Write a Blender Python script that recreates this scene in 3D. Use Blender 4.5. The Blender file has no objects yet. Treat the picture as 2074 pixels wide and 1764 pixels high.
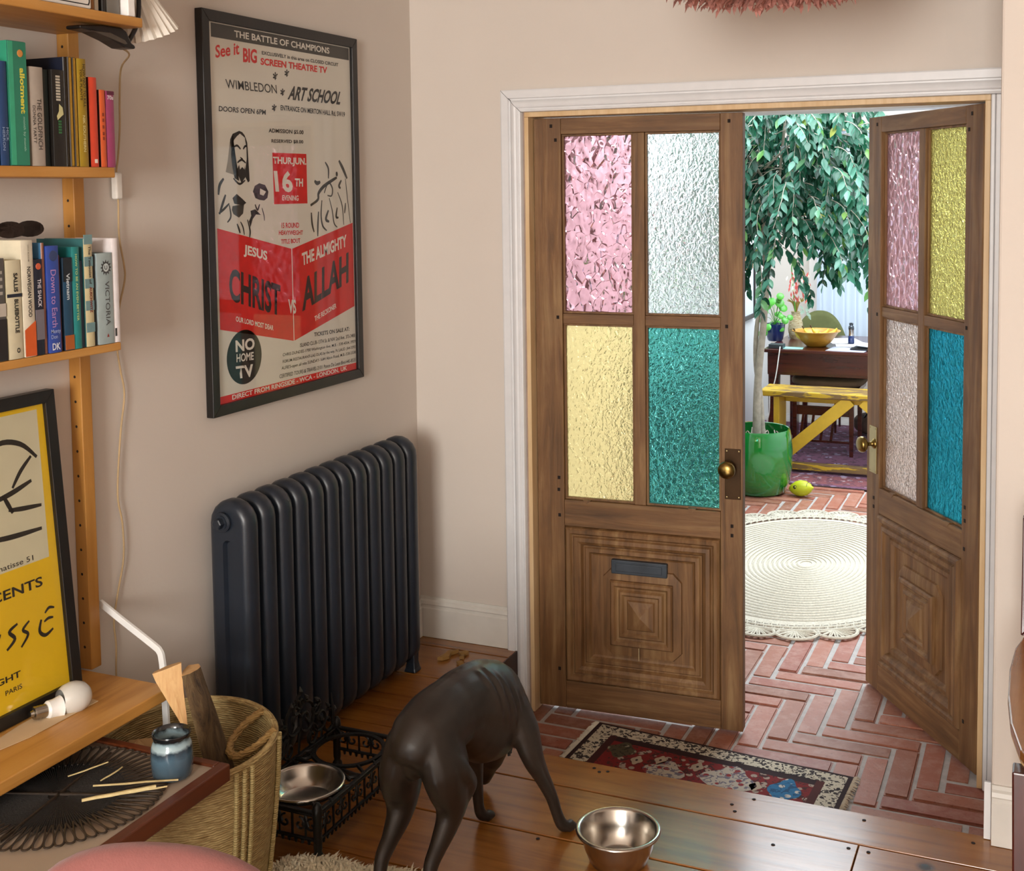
import bpy, bmesh, math, random
from mathutils import Vector, Matrix
random.seed(7)
sc = bpy.context.scene
COL = sc.collection
PI = math.pi
# ------------------------------------------------------------------ camera
F_PX, PPX, PPY = 2441.88, 1107.876, 547.05
cam = bpy.data.cameras.new('camera')
cam.sensor_fit = 'HORIZONTAL'; cam.sensor_width = 36
cam.lens = F_PX / 2074 * 36
cam.shift_x = (1037 - PPX) / 2074
cam.shift_y = (PPY - 882) / 2074
cam.clip_start = .05
camo = bpy.data.objects.new('camera', cam); COL.objects.link(camo)
def cam_matrix(loc, yaw, pitch, roll):
    cy, sy, cp, sp = math.cos(yaw), math.sin(yaw), math.cos(pitch), math.sin(pitch)
    f = Vector((-sy*cp, cy*cp, sp)); r = Vector((cy, sy, 0)); u = r.cross(f)
    cr, sr = math.cos(roll), math.sin(roll)
    R = cr*r + sr*u; U = -sr*r + cr*u
    m = Matrix((R, U, -f)).transposed().to_4x4(); m.translation = loc
    return m
camo.matrix_world = cam_matrix((2.01121, -3.58095, 1.53263), .401914, -.067187, -.0113)
sc.camera = camo
# ------------------------------------------------------------------ world, lamps, exposure
w = bpy.data.worlds.new('sky'); sc.world = w; w.use_nodes = True
w.node_tree.nodes['Background'].inputs[0].default_value = (.72, .84, 1, 1)
w.node_tree.nodes['Background'].inputs[1].default_value = 1.6
def area(name, loc, rot, sx, sy, power, col):
    l = bpy.data.lights.new(name, 'AREA'); l.shape = 'RECTANGLE'; l.size = sx; l.size_y = sy
    l.energy = power; l.color = col
    o = bpy.data.objects.new(name, l); COL.objects.link(o); o.location = loc; o.rotation_euler = rot
    return o
area('daylight_front_window', (2.0, -7.12, 1.65), (math.radians(90), 0, 0), 1.3, 1.5, 280, (1, .97, .92))
area('daylight_roof_light', (1.25, 3.2, 2.53), (0, 0, 0), 2.1, 3.0, 205, (.86, .95, 1))
area('daylight_far_window', (1.35, 5.42, 1.1), (math.radians(-90), 0, 0), 2.1, 1.5, 16, (.88, .96, 1))
sc.view_settings.view_transform = 'Standard'; sc.view_settings.look = 'None'
sc.view_settings.gamma = 1; sc.view_settings.use_curve_mapping = False
sc.view_settings.exposure = 0.0
sc.cycles.use_denoising = True
sc.cycles.max_bounces = 10; sc.cycles.transmission_bounces = 10; sc.cycles.transparent_max_bounces = 16
sc.cycles.sample_clamp_indirect = 6

# ------------------------------------------------------------------ helpers
def H(s, a=1):
    s = s.lstrip('#'); v = [int(s[i:i+2], 16)/255 for i in (0, 2, 4)]
    return tuple((c/12.92 if c <= .04045 else ((c+.055)/1.055)**2.4) for c in v) + (a,)
class MB:
    def __init__(s): s.v = []; s.f = []
    def add(s, vs, fs):
        b = len(s.v); s.v += [tuple(p) for p in vs]; s.f += [tuple(b+i for i in q) for q in fs]; return s
    def box(s, x0, x1, y0, y1, z0, z1):
        return s.add([(x0,y0,z0),(x1,y0,z0),(x1,y1,z0),(x0,y1,z0),(x0,y0,z1),(x1,y0,z1),(x1,y1,z1),(x0,y1,z1)],
            [(0,3,2,1),(4,5,6,7),(0,1,5,4),(1,2,6,5),(2,3,7,6),(3,0,4,7)])
    def obox(s, c, size, m):
        hx, hy, hz = size[0]/2, size[1]/2, size[2]/2
        t = MB().box(-hx,hx,-hy,hy,-hz,hz); c = Vector(c)
        return s.add([c + m @ Vector(p) for p in t.v], t.f)
    def beam(s, a, b, w, h, up=(0,0,1)):
        a, b = Vector(a), Vector(b); d = (b-a); L = d.length; d.normalize()
        up = Vector(up); x = d.cross(up).normalized(); u = x.cross(d)
        m = Matrix((x, d, u)).transposed()
        return s.obox((a+b)/2, (w, L, h), m)
    def prism(s, poly, d0, d1, f):          # poly 2d, f(u,v,d)->3d
        n = len(poly)
        vs = [f(u,v,d0) for u,v in poly] + [f(u,v,d1) for u,v in poly]
        return s.add(vs, [tuple(range(n))[::-1], tuple(range(n,2*n))] + [(i,(i+1)%n,n+(i+1)%n,n+i) for i in range(n)])
    def tube(s, pts, r, n=8, closed=False, caps=True, flat=1.0):
        pts = [Vector(p) for p in pts]; N = len(pts)
        rs = r if isinstance(r, (list, tuple)) else [r]*N
        def tan(i):
            if closed: return (pts[(i+1)%N]-pts[i-1]).normalized()
            return (pts[min(i+1,N-1)]-pts[max(i-1,0)]).normalized()
        t = tan(0); a = Vector((0,0,1)) if abs(t.z) < .9 else Vector((1,0,0))
        u = t.cross(a).normalized(); vs = []
        for i in range(N):
            t = tan(i); u = (u - t*u.dot(t))
            if u.length < 1e-6: u = t.orthogonal()
            u.normalize(); w = t.cross(u)
            for k in range(n):
                th = 2*PI*k/n; vs.append(pts[i] + (u*math.cos(th)+w*math.sin(th)*flat)*rs[i])
        fs = []
        for i in range(N if closed else N-1):
            for k in range(n):
                fs.append((i*n+k, i*n+(k+1)%n, ((i+1)%N)*n+(k+1)%n, ((i+1)%N)*n+k))
        if not closed and caps: fs += [tuple(range(n))[::-1], tuple(range((N-1)*n, N*n))]
        return s.add(vs, fs)
    def lathe(s, prof, n=24, c=(0,0,0), m=None, capb=False, capt=False):
        c = Vector(c); m = m or Matrix.Identity(3); vs = []
        for r, z in prof:
            for k in range(n):
                th = 2*PI*k/n; vs.append(c + m @ Vector((r*math.cos(th), r*math.sin(th), z)))
        P = len(prof); fs = [(i*n+k, i*n+(k+1)%n, (i+1)*n+(k+1)%n, (i+1)*n+k) for i in range(P-1) for k in range(n)]
        if capb: fs.append(tuple(range(n))[::-1])
        if capt: fs.append(tuple(range((P-1)*n, P*n)))
        return s.add(vs, fs)
    def loft(s, secs, closed=True, caps=True):   # secs: lists of points, same count
        n = len(secs[0]); vs = [p for q in secs for p in q]; K = n if closed else n-1
        fs = [(i*n+k, i*n+(k+1)%n, (i+1)*n+(k+1)%n, (i+1)*n+k) for i in range(len(secs)-1) for k in range(K)]
        if caps and closed: fs += [tuple(range(n))[::-1], tuple(range((len(secs)-1)*n, len(secs)*n))]
        return s.add(vs, fs)
    def grid(s, nu, nv, f):
        vs = [f(i/nu, j/nv) for i in range(nu+1) for j in range(nv+1)]
        return s.add(vs, [(i*(nv+1)+j, (i+1)*(nv+1)+j, (i+1)*(nv+1)+j+1, i*(nv+1)+j+1) for i in range(nu) for j in range(nv)])
    def mesh(s, name):
        me = bpy.data.meshes.new(name); me.from_pydata(s.v, [], s.f); me.update(); return me
    def build(s, name, mat, parent=None, smooth=False, bevel=0, local=False, recalc=True, seg=2):
        me = s.mesh(name)
        if recalc:
            bm = bmesh.new(); bm.from_mesh(me); bmesh.ops.recalc_face_normals(bm, faces=bm.faces); bm.to_mesh(me); bm.free()
        return link(name, me, mat, parent, smooth, bevel, local, seg)
def wm(o):
    m = o.matrix_basis.copy()
    if o.parent: m = wm(o.parent) @ o.matrix_parent_inverse @ m
    return m
def link(name, me, mat, parent=None, smooth=False, bevel=0, local=False, seg=2):
    if mat and not me.materials: me.materials.append(mat)
    if smooth:
        me.shade_smooth()
        me.set_sharp_from_angle(angle=math.radians(smooth if smooth > 1 else 40))
    o = bpy.data.objects.new(name, me); COL.objects.link(o)
    if parent:
        o.parent = parent
        if not local: o.matrix_parent_inverse = wm(parent).inverted()
    if bevel:
        b = o.modifiers.new('bevel', 'BEVEL'); b.width = bevel; b.segments = seg; b.limit_method = 'ANGLE'
        b.angle_limit = math.radians(35); b.harden_normals = False
    return o
def thing(name, label, cat, loc=(0,0,0), group=None, rotz=0, kind=None):
    o = bpy.data.objects.new(name, None); COL.objects.link(o); o.empty_display_size = .05
    o.location = loc; o.rotation_euler = (0,0,rotz)
    return tag(o, label, cat, group, kind)
def tag(o, label=None, cat=None, group=None, kind=None):
    if label: o['label'] = label
    if cat: o['category'] = cat
    if group: o['group'] = group
    if kind: o['kind'] = kind
    return o
def struct(o, label=None):
    o['kind'] = 'structure'
    if label: o['label'] = label
    return o
def copy_part(src, parent, loc=None, rot=None, scale=None):
    c = src.copy(); COL.objects.link(c); c.parent = parent
    if loc is not None: c.location = loc
    if rot is not None: c.rotation_euler = rot
    if scale is not None: c.scale = scale
    return c
def bez(pts, n=8):                           # catmull-rom through pts
    P = [Vector(p) for p in pts]; out = []
    for i in range(len(P)-1):
        a, b, c, d = P[max(i-1,0)], P[i], P[i+1], P[min(i+2,len(P)-1)]
        for k in range(n):
            t = k/n
            out.append(.5*((2*b)+(c-a)*t+(2*a-5*b+4*c-d)*t*t+(3*b-a-3*c+d)*t**3))
    out.append(P[-1]); return out
def text_part(name, txt, mat, parent, BL, BR, TL, bold=0, lift=(0,0,0), local=False):
    """flat print: the lettering fills the parallelogram BL-BR-TL"""
    cu = bpy.data.curves.new(name, 'FONT'); cu.body = txt; cu.offset = (.004, .020, .034)[bold]; cu.resolution_u = 3
    ob = bpy.data.objects.new(name, cu); me = bpy.data.meshes.new_from_object(ob)
    bpy.data.objects.remove(ob); bpy.data.curves.remove(cu)
    xs = [v.co.x for v in me.vertices]; ys = [v.co.y for v in me.vertices]
    x0, x1, y0, y1 = min(xs), max(xs), min(ys), max(ys)
    BL, BR, TL, lift = Vector(BL), Vector(BR), Vector(TL), Vector(lift)
    for v in me.vertices:
        v.co = BL + (BR-BL)*((v.co.x-x0)/(x1-x0)) + (TL-BL)*((v.co.y-y0)/(y1-y0)) + lift
    me.name = name
    return link(name, me, mat, parent, local=local)

# ------------------------------------------------------------------ materials
class NT:
    def __init__(s, name):
        s.m = bpy.data.materials.new(name); s.m.use_nodes = True; s.t = s.m.node_tree
        s.b = s.t.nodes['Principled BSDF']; s.out = s.t.nodes['Material Output']
    def n(s, kind, **kw):
        o = s.t.nodes.new('ShaderNode'+kind)
        for k, v in kw.items():
            if hasattr(o, k) and not k.startswith('i_'): setattr(o, k, v)
            else: o.inputs[k[2:].replace('_', ' ')].default_value = v
        return o
    def l(s, a, b): s.t.links.new(a, b)
    def coord(s, scale=(1,1,1), rand=0, kind='Object'):
        tc = s.n('TexCoord'); mp = s.n('Mapping'); mp.inputs['Scale'].default_value = scale
        s.l(tc.outputs[kind], mp.inputs['Vector'])
        if rand:
            oi = s.n('ObjectInfo'); mu = s.n('Math', operation='MULTIPLY'); mu.inputs[1].default_value = rand
            s.l(oi.outputs['Random'], mu.inputs[0]); s.l(mu.outputs[0], mp.inputs['Location'])
        return mp.outputs[0]
    def noise(s, vec, scale=5, detail=4, rough=.55, dist=0):
        o = s.n('TexNoise'); o.inputs['Scale'].default_value = scale; o.inputs['Detail'].default_value = detail
        o.inputs['Roughness'].default_value = rough; o.inputs['Distortion'].default_value = dist
        if vec: s.l(vec, o.inputs['Vector'])
        return o.outputs['Fac']
    def ramp(s, fac, stops):
        o = s.n('ValToRGB'); e = o.color_ramp.elements
        while len(e) < len(stops): e.new(.5)
        for i, (p, c) in enumerate(stops): e[i].position = p; e[i].color = c
        s.l(fac, o.inputs[0]); return o.outputs[0]
    def mix(s, fac, a, b, mode='MIX'):
        o = s.n('Mix', data_type='RGBA', blend_type=mode)
        for inp, v in ((o.inputs[0], fac), (o.inputs[6], a), (o.inputs[7], b)):
            if hasattr(v, 'is_linked'): s.l(v, inp)
            else: inp.default_value = v
        return o.outputs[2]
    def bump(s, h, strength=.3, dist=.01):
        o = s.n('Bump'); o.inputs['Strength'].default_value = strength; o.inputs['Distance'].default_value = dist
        s.l(h, o.inputs['Height']); s.l(o.outputs[0], s.b.inputs['Normal']); return o.outputs[0]
    def set(s, **kw):
        for k, v in kw.items(): s.b.inputs[k.replace('_', ' ')].default_value = v
        return s
def plain(name, col, rough=.5, metal=0, var=.12, vscale=18, bump=0, bscale=60, coat=0, **kw):
    t = NT(name); c = H(col) if isinstance(col, str) else col
    vec = t.coord(); f = t.noise(vec, vscale, 3)
    dk = tuple(x*(1-var) for x in c[:3])+(1,); lt = tuple(min(1, x*(1+var)) for x in c[:3])+(1,)
    t.l(t.ramp(f, [(.3, dk), (.7, lt)]), t.b.inputs['Base Color'])
    t.set(Roughness=rough, Metallic=metal)
    if coat: t.b.inputs['Coat Weight'].default_value = coat; t.b.inputs['Coat Roughness'].default_value = .08
    if bump: t.bump(t.noise(vec, bscale, 4), bump, .004)
    for k, v in kw.items(): t.b.inputs[k.replace('_', ' ')].default_value = v
    return t.m
def wood(name, c1, c2, axis='z', scale=1.0, rough=.5, rand=0, bump=.15, c3=None, coat=0, stretch=14, knots=False):
    t = NT(name); st = [stretch*scale]*3; st['xyz'.index(axis)] = 1.1*scale
    vec = t.coord(st, rand)
    f = t.noise(vec, 2.2, 6, .62, .5)
    a, b = H(c1), H(c2)
    stops = [(.28, a), (.72, b)] if not c3 else [(.25, a), (.5, b), (.78, H(c3))]
    col = t.ramp(f, stops)
    v2 = t.coord((1,1,1), rand); g = t.noise(v2, 5*scale, 3)
    col = t.mix(t.ramp(g, [(.35, (0,0,0,1)), (.75, (.45,.45,.45,1))]), col, a)
    if knots:
        vo = t.n('TexVoronoi'); vo.inputs['Scale'].default_value = 2.6; t.l(v2, vo.inputs['Vector'])
        k = t.ramp(vo.outputs['Distance'], [(.03, (1,1,1,1)), (.07, (0,0,0,1))])
        col = t.mix(k, col, tuple(x*.25 for x in a[:3])+(1,))
    t.l(col, t.b.inputs['Base Color']); t.set(Roughness=rough)
    if coat: t.b.inputs['Coat Weight'].default_value = coat; t.b.inputs['Coat Roughness'].default_value = .2
    t.bump(f, bump, .003)
    return t.m
def clear_glass(name, tint=(1,1,1,1), refl=.06):
    t = NT(name); t.t.nodes.remove(t.b)
    tr = t.n('BsdfTransparent'); tr.inputs[0].default_value = tint
    gl = t.n('BsdfGlossy'); gl.inputs['Roughness'].default_value = .02
    lw = t.n('LayerWeight'); lw.inputs[0].default_value = .5
    pw = t.n('Math', operation='POWER'); pw.inputs[1].default_value = 4.5; t.l(lw.outputs['Facing'], pw.inputs[0])
    fr = t.n('Math', operation='MULTIPLY_ADD'); fr.inputs[1].default_value = .6; fr.inputs[2].default_value = refl*.25; t.l(pw.outputs[0], fr.inputs[0])
    mx = t.n('MixShader'); t.l(fr.outputs[0], mx.inputs[0]); t.l(tr.outputs[0], mx.inputs[1]); t.l(gl.outputs[0], mx.inputs[2])
    t.l(mx.outputs[0], t.out.inputs[0]); return t.m
def bubbly_glass(name, tint, kind, scale, strength, rough=.03, milk=.12, dist=.004):
    """cast obscured glass: the relief bends what is seen through it"""
    t = NT(name); t.t.nodes.remove(t.b)
    vec = t.coord((1, 1, .8))
    if kind == 'cell':
        vo = t.n('TexVoronoi', feature='F1'); vo.inputs['Scale'].default_value = scale
        wv = t.noise(vec, scale*.35, 2); ds = t.n('Vector_Math' if False else 'VectorMath', operation='ADD'); sc2 = t.n('VectorMath', operation='SCALE'); cb2 = t.n('CombineXYZ')
        t.l(wv, cb2.inputs[0]); t.l(wv, cb2.inputs[2]); t.l(cb2.outputs[0], sc2.inputs[0]); sc2.inputs['Scale'].default_value = .03; t.l(vec, ds.inputs[0]); t.l(sc2.outputs[0], ds.inputs[1])
        t.l(ds.outputs[0], vo.inputs['Vector']); iv = t.n('Math', operation='MULTIPLY'); iv.inputs[1].default_value = -1; t.l(vo.outputs['Distance'], iv.inputs[0]); h = iv.outputs[0]
    else:
        h = t.noise(vec, scale, 2, .5, .8)
    bp = t.n('Bump'); bp.inputs['Strength'].default_value = strength; bp.inputs['Distance'].default_value = dist
    t.l(h, bp.inputs['Height'])
    g = t.n('BsdfGlass'); g.inputs['Color'].default_value = tint; g.inputs['Roughness'].default_value = rough
    g.inputs['IOR'].default_value = 1.45; t.l(bp.outputs[0], g.inputs['Normal'])
    d = t.n('BsdfTranslucent'); d.inputs[0].default_value = tint; t.l(bp.outputs[0], d.inputs['Normal'])
    mx = t.n('MixShader'); mx.inputs[0].default_value = milk
    t.l(g.outputs[0], mx.inputs[1]); t.l(d.outputs[0], mx.inputs[2]); t.l(mx.outputs[0], t.out.inputs[0])
    return t.m
def wallpaint(name, c, rough=.75):
    t = NT(name); vec = t.coord()
    f = t.noise(vec, 1.6, 3); c = H(c)
    t.l(t.ramp(f, [(.3, tuple(x*.95 for x in c[:3])+(1,)), (.7, c)]), t.b.inputs['Base Color'])
    t.set(Roughness=rough); t.bump(t.noise(vec, 55, 5, .6), .12, .003); return t.m

M = {}
M['wall'] = wallpaint('pink_plaster_paint', '#d1c7bd')
M['white_wall'] = wallpaint('white_wall_paint', '#e9e9ea')
M['ceil'] = wallpaint('ceiling_paint', '#efece6')
M['trim'] = plain('white_gloss_paint', '#d9d9da', .38, var=.03, bump=.05, bscale=30)
M['trim_dirty'] = plain('skirting_paint', '#d6d2ca', .42, var=.06, vscale=9)
M['plank'] = wood('waxed_pine_boards', '#6a3c14', '#8f5822', 'x', 1.0, .27, rand=30, bump=.18, c3='#a06a2e', knots=True, coat=.4)
M['riser'] = wood('dark_step_wood', '#2a1609', '#4a2a12', 'y', 1, .5)
M['dark_gap'] = plain('dark_gap', '#1b100a', .9)
M['pine'] = wood('pale_pine_lining', '#c4a173', '#dfc59c', 'z', 1, .5)
M['old_door'] = wood('weathered_brown_door_wood', '#4a321a', '#785430', 'z', 1.0, .6, bump=.8, c3='#9c7c52')
M['old_door_h'] = wood('weathered_brown_door_wood_across', '#4a321a', '#785430', 'x', 1.0, .6, bump=.8, c3='#9c7c52')
M['shelf'] = wood('honey_shelf_wood', '#9a6426', '#c08a44', 'y', .8, .42, bump=.08, c3='#cc9a56')
M['post'] = wood('honey_post_wood', '#a06a28', '#c6924b', 'z', .8, .45, bump=.08)
M['iron'] = plain('blue_black_cast_iron_paint', '#1c232d', .36, var=.15, vscale=7, bump=.12, bscale=40)
M['black_frame'] = wood('black_stained_frame', '#0c0a09', '#191411', 'z', 1, .4, bump=.1)
M['paper'] = plain('aged_poster_paper', '#d4cfc2', .8, var=.03, vscale=6)
M['red'] = plain('poster_red_ink', '#cc140d', .7, var=.1, vscale=30)
M['ink'] = plain('poster_black_ink', '#1d1b19', .7)
M['ink_soft'] = plain('poster_dark_letters', '#2c1a1a', .7)
M['white_ink'] = plain('poster_white_ink', '#ded9cd', .8, var=.03)
M['pane'] = clear_glass('picture_glass')
M['brass'] = plain('aged_brass', '#8a7340', .28, 1, var=.2)
M['brass_dark'] = plain('dark_bronze_plate', '#3c2a18', .4, .8, var=.2)
M['brass_light'] = plain('pale_brass_plate', '#a5956a', .38, .9, var=.1)
M['steel'] = plain('brushed_stainless_steel', '#b9b4ac', .22, 1, var=.06)
M['slate'] = plain('grey_blue_letter_plate', '#3c434b', .5, .3, var=.2)
# ------------------------------------------------------------------ the room shell
ZL = -.203                     # lower floor level (one step down)
HEAD = 1.78
CE = 2.55
def slab(name, mat, *boxes, label=None, bevel=0):
    b = MB()
    for q in boxes: b.box(*q)
    return struct(b.build(name, mat, bevel=bevel), label)
floor = slab('floor', M['dark_gap'], (0,3.3,-7.2,-.668,-.33,-.022), (0,.37,-.668,0,-.33,-.022), label='dark underside of the waxed pine board floor')
# pine boards, each its own board with a shadow gap
def plank(x0, x1, y0, y1):
    o = MB().box(x0+.001, x1-.001, y0+.003, y1-.003, -.024, random.uniform(-.0012, 0)).build('plank', M['plank'], floor, bevel=.0016)
    return o
EDG = [-.08, -.315, -.56, -.803, -1.04, -1.278, -1.51, -1.745, -1.98, -2.215, -2.45, -2.69, -2.93, -3.17, -3.4, -3.65, -3.9, -4.15, -4.4, -4.65, -4.9, -5.2]
plank(0, .37, -.08, 0); plank(0, .37, -.315, -.08); plank(0, .37, -.56, -.315); plank(0, .37, -.668, -.56)
plank(0, .385, -.803, -.668)
plank(.385, 3.3, -.803, -.655)                         # the nosing board along the step
for i in range(3, len(EDG)-1):
    cuts = {3: [1.605], 4: [.25, 2.3], 5: [1.9], 6: [1.1]}.get(i, [random.uniform(.6, 2.6)])
    xs = [0]+cuts+[3.3]
    for a, b in zip(xs, xs[1:]): plank(a, b, EDG[i+1], EDG[i])
rest_b = MB()
for i in range(9): rest_b.box(.001,3.299,-5.2-.222*(i+1)+.003,-5.2-.222*i-.003,-.024,0)
rest_b.build('far_planks', M['plank'], floor)['kind'] = 'stuff'
rs = MB().box(.3695, .374, -.662, 0, ZL, -.001).box(.37, 3.3, -.669, -.6635, ZL, -.024).build('riser', M['riser'], floor)
nails = MB()
for x, y in [(.53,-.70),(.9,-.685),(.92,-.70),(.94,-.69),(1.285,-.735),(1.33,-.69),(1.42,-.88),(1.30,-.765),(1.6,-.69),(1.85,-.70),(1.585,-.83),(1.63,-.83),(1.59,-1.02),(.62,-1.02),(.9,-1.06),(1.0,-1.02)]:
    nails.lathe([(0.0001,.0006),(.0045,.0006),(.005,0)], 8, (x, y, 0))
nails.build('nail_holes', M['dark_gap'], floor)['kind'] = 'stuff'
# lower brick floor: clay pavers in herringbone, mortar between
def brick_mat():
    t = NT('worn_clay_paver'); vec = t.coord((1,1,1), 20)
    oi = t.n('ObjectInfo')
    base = t.ramp(oi.outputs['Random'], [(0, H('#8f5040')), (.35, H('#a3654f')), (.6, H('#85543f')), (.8, H('#a9705a')), (1, H('#955f4e'))])
    f = t.noise(vec, 22, 6, .65)
    col = t.mix(t.ramp(f, [(.45, (0,0,0,1)), (.8, (.75,.75,.75,1))]), base, H('#b58f80'))
    g = t.noise(vec, 90, 3); col = t.mix(t.ramp(g, [(.6, (0,0,0,1)), (.75, (.6,.6,.6,1))]), col, H('#6b3a2c'))
    t.l(col, t.b.inputs['Base Color']); t.set(Roughness=.5); t.bump(f, .5, .004); return t.m
M['brick'] = brick_mat()
M['mortar'] = plain('grey_lime_mortar', '#b0aaa6', .85, var=.12, vscale=30, bump=.3, bscale=90)
lower = slab('floor', M['mortar'], (-.9,3.3,-.662,5.6,ZL-.1,ZL-.006), label='grey mortar bed of the lower herringbone brick floor')
BW, BL_ = .078, .312
def rounded_brick(sx, sy):
    b = MB().box(-sx/2, sx/2, -sy/2, sy/2, -.02, 0); return b
bv = None
def brick(cx, cy, vert):
    global bv
    tz = random.uniform(-.0035, .0015)
    o = bpy.data.objects.new('brick', BM[vert]); COL.objects.link(o); o.parent = lower
    o.location = (cx+random.uniform(-.001,.001), cy+random.uniform(-.001,.001), ZL+tz)
    o.rotation_euler = (random.uniform(-.004,.004), random.uniform(-.006,.006), random.uniform(-.008,.008))
def brick_mesh(sx, sy):
    b = bmesh.new(); bmesh.ops.create_cube(b, size=1)
    bmesh.ops.scale(b, vec=(sx, sy, .03), verts=b.verts); bmesh.ops.translate(b, vec=(0,0,-.015), verts=b.verts)
    e = [x for x in b.edges if all(v.co.z > -.01 for v in x.verts)]
    bmesh.ops.bevel(b, geom=e, offset=.005, segments=2, affect='EDGES')
    me = bpy.data.meshes.new('brick'); b.to_mesh(me); b.free(); me.materials.append(M['brick']); return me
BM = {1: brick_mesh(BW-.009, BL_-.009), 0: brick_mesh(BL_-.009, BW-.009)}
cells = []
ax, ay = 1.336, .245
for i in range(-60, 60):
    for j in range(-14, 14):
        x, y = ax+i*BW+j*BL_, ay+i*BW-j*BL_
        for cx, cy, vt in ((x+BW/2, y+BL_/2, 1), (x+BW+BL_/2, y+BW/2, 0)):
            hx, hy = (BW/2, BL_/2) if vt else (BL_/2, BW/2)
            if cy-hy < -.85: continue
            xl = .1 if cy > .2 else .25
            if not (xl < cx < 1.95 and cy < 3.6): continue
            # leave out what no line of sight reaches
            if cy > .9 and cx > 1.75: continue
            cells.append((cx, cy, vt))
cells.sort(key=lambda c: (c[1]+3.58)**2+(c[0]-2)**2)
for c in cells[:300]: brick(*c)
if len(cells) > 300:
    b = MB()
    for cx, cy, vt in cells[300:]:
        hx, hy = ((BW-.009)/2, (BL_-.009)/2) if vt else ((BL_-.009)/2, (BW-.009)/2)
        b.box(cx-hx, cx+hx, cy-hy, cy+hy, ZL-.02, ZL-.001)
    b.build('far_bricks', M['brick'], lower)['kind'] = 'stuff'

wall_left = slab('wall_left', M['wall'], (-.12,0,-7.2,.0,-.33,CE))
wall_back = slab('wall_back', M['wall'], (-.12,.418,0,.12,-.33,CE), (.418,1.833,0,.12,HEAD+.002,CE), (1.833,3.42,0,.12,-.33,CE))
pier = slab('wall_right', M['wall'], (1.887,3.3,-.68,-.0005,-.33,CE), bevel=.006)
slab('wall_side', M['wall'], (3.3,3.42,-7.2,0,-.33,CE))
slab('wall_front', M['wall'], (-.12,1.3,-7.32,-7.2,-.33,CE), (2.7,3.42,-7.32,-7.2,-.33,CE), (1.3,2.7,-7.32,-7.2,-.33,.85), (1.3,2.7,-7.32,-7.2,2.45,CE))
slab('ceiling', M['ceil'], (-.12,3.42,-7.32,.12,CE,CE+.1))
# far room
slab('wall_left', M['white_wall'], (-.14,-.02,.12,5.72,-.33,2.6))
slab('wall_far', M['wall'], (-.14,.43,5.6,5.72,-.33,2.6), (2.6,3.42,5.6,5.72,-.33,2.6), (.43,2.6,5.6,5.72,-.33,.39), (.43,2.6,5.6,5.72,1.95,2.6), (.3,.43,5.45,5.6,-.33,2.6))
slab('wall_side', M['white_wall'], (3.3,3.42,.12,5.72,-.33,2.6))
slab('ceiling', M['ceil'], (-.14,.2,.12,5.72,2.55,2.65), (2.3,3.42,.12,5.72,2.55,2.65), (.2,2.3,.12,1.7,2.55,2.65), (.2,2.3,4.7,5.72,2.55,2.65))
# front window (behind the photographer) and far window frames
def window(name, x0, x1, y, z0, z1, mat, bars, rows):
    fr = MB().box(x0,x1,y-.03,y+.03,z0,z0+.05).box(x0,x1,y-.03,y+.03,z1-.05,z1).box(x0,x0+.05,y-.03,y+.03,z0,z1).box(x1-.05,x1,y-.03,y+.03,z0,z1).build(name, mat, bevel=.004)
    struct(fr)
    for k in range(1, bars): MB().box(x0+(x1-x0)*k/bars-.015, x0+(x1-x0)*k/bars+.015, y-.015,y+.015,z0+.05,z1-.05).build('glazing_bar', mat, fr)
    for k in range(1, rows): MB().box(x0+.05, x1-.05, y-.014,y+.014,z0+(z1-z0)*k/rows-.015,z0+(z1-z0)*k/rows+.015).build('glazing_bar', mat, fr)
    MB().box(x0+.05,x1-.05,y-.003,y+.003,z0+.05,z1-.05).build('pane', M['pane'], fr)
    return fr
window('window_1', 1.3, 2.7, -7.26, .85, 2.45, M['trim'], 2, 2)
window('window_2', .43, 2.6, 5.66, .39, 1.95, M['pine'], 3, 1)
struct(MB().box(.40,2.65,5.36,5.6,.36,.405).build('trim_5', M['pine'], bevel=.004), 'pale wooden sill below the curtain')
# white tie beam across the far room just beyond the doorway
struct(MB().box(-.02,3.3,.95,1.09,1.808,1.96).build('trim_6', M['trim'], bevel=.004), 'white painted beam seen under the door head')

# ------------------------------------------------------------------ door casing, lining, skirtings
PROF = [(0,0),(0,.020),(.004,.022),(.026,.022),(.029,.0165),(.033,.0165),(.036,.021),(.043,.0255),(.05,.027),(.056,.0255),(.060,.0215),(.064,.0215),(.066,.0235),(.070,.0225),(.072,.018),(.072,0)]   # u from outer edge, thickness
XO, XI = .340, .412
def sweep(fn_a, fn_b):
    n = len(PROF); vs = [fn_a(u, t) for u, t in PROF] + [fn_b(u, t) for u, t in PROF]
    return MB().add(vs, [tuple(range(n)), tuple(range(n,2*n))[::-1]] + [(i,(i+1)%n,n+(i+1)%n,n+i) for i in range(n)])
W_ = .072; zc = HEAD
g = .0011
leg = sweep(lambda u,t: (XO+u, -t, ZL), lambda u,t: (XO+u, -t, zc+(W_-u)-g)).build('trim_1', M['trim'], smooth=25)
struct(leg, 'white moulded upright of the door casing')
hd = sweep(lambda u,t: (XO+u+g, -t, zc+(W_-u)), lambda u,t: (1.886, -t, zc+(W_-u))).build('trim_2', M['trim'], smooth=25)
struct(hd, 'white moulded head of the door casing')
cr = MB().prism([(XO+.001, zc+W_),(XI, zc),(XI+.0012, zc),(XO+.0022, zc+W_)], -.0005, -.021, lambda u,v,d: (u, d, v)).build('mitre_gap', M['dark_gap'], leg)
lin = MB().box(.418,.432,-.008,.125,ZL,HEAD-.016).build('trim_3', M['pine'], bevel=.0015); struct(lin, 'pale pine lining of the doorway')
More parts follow.
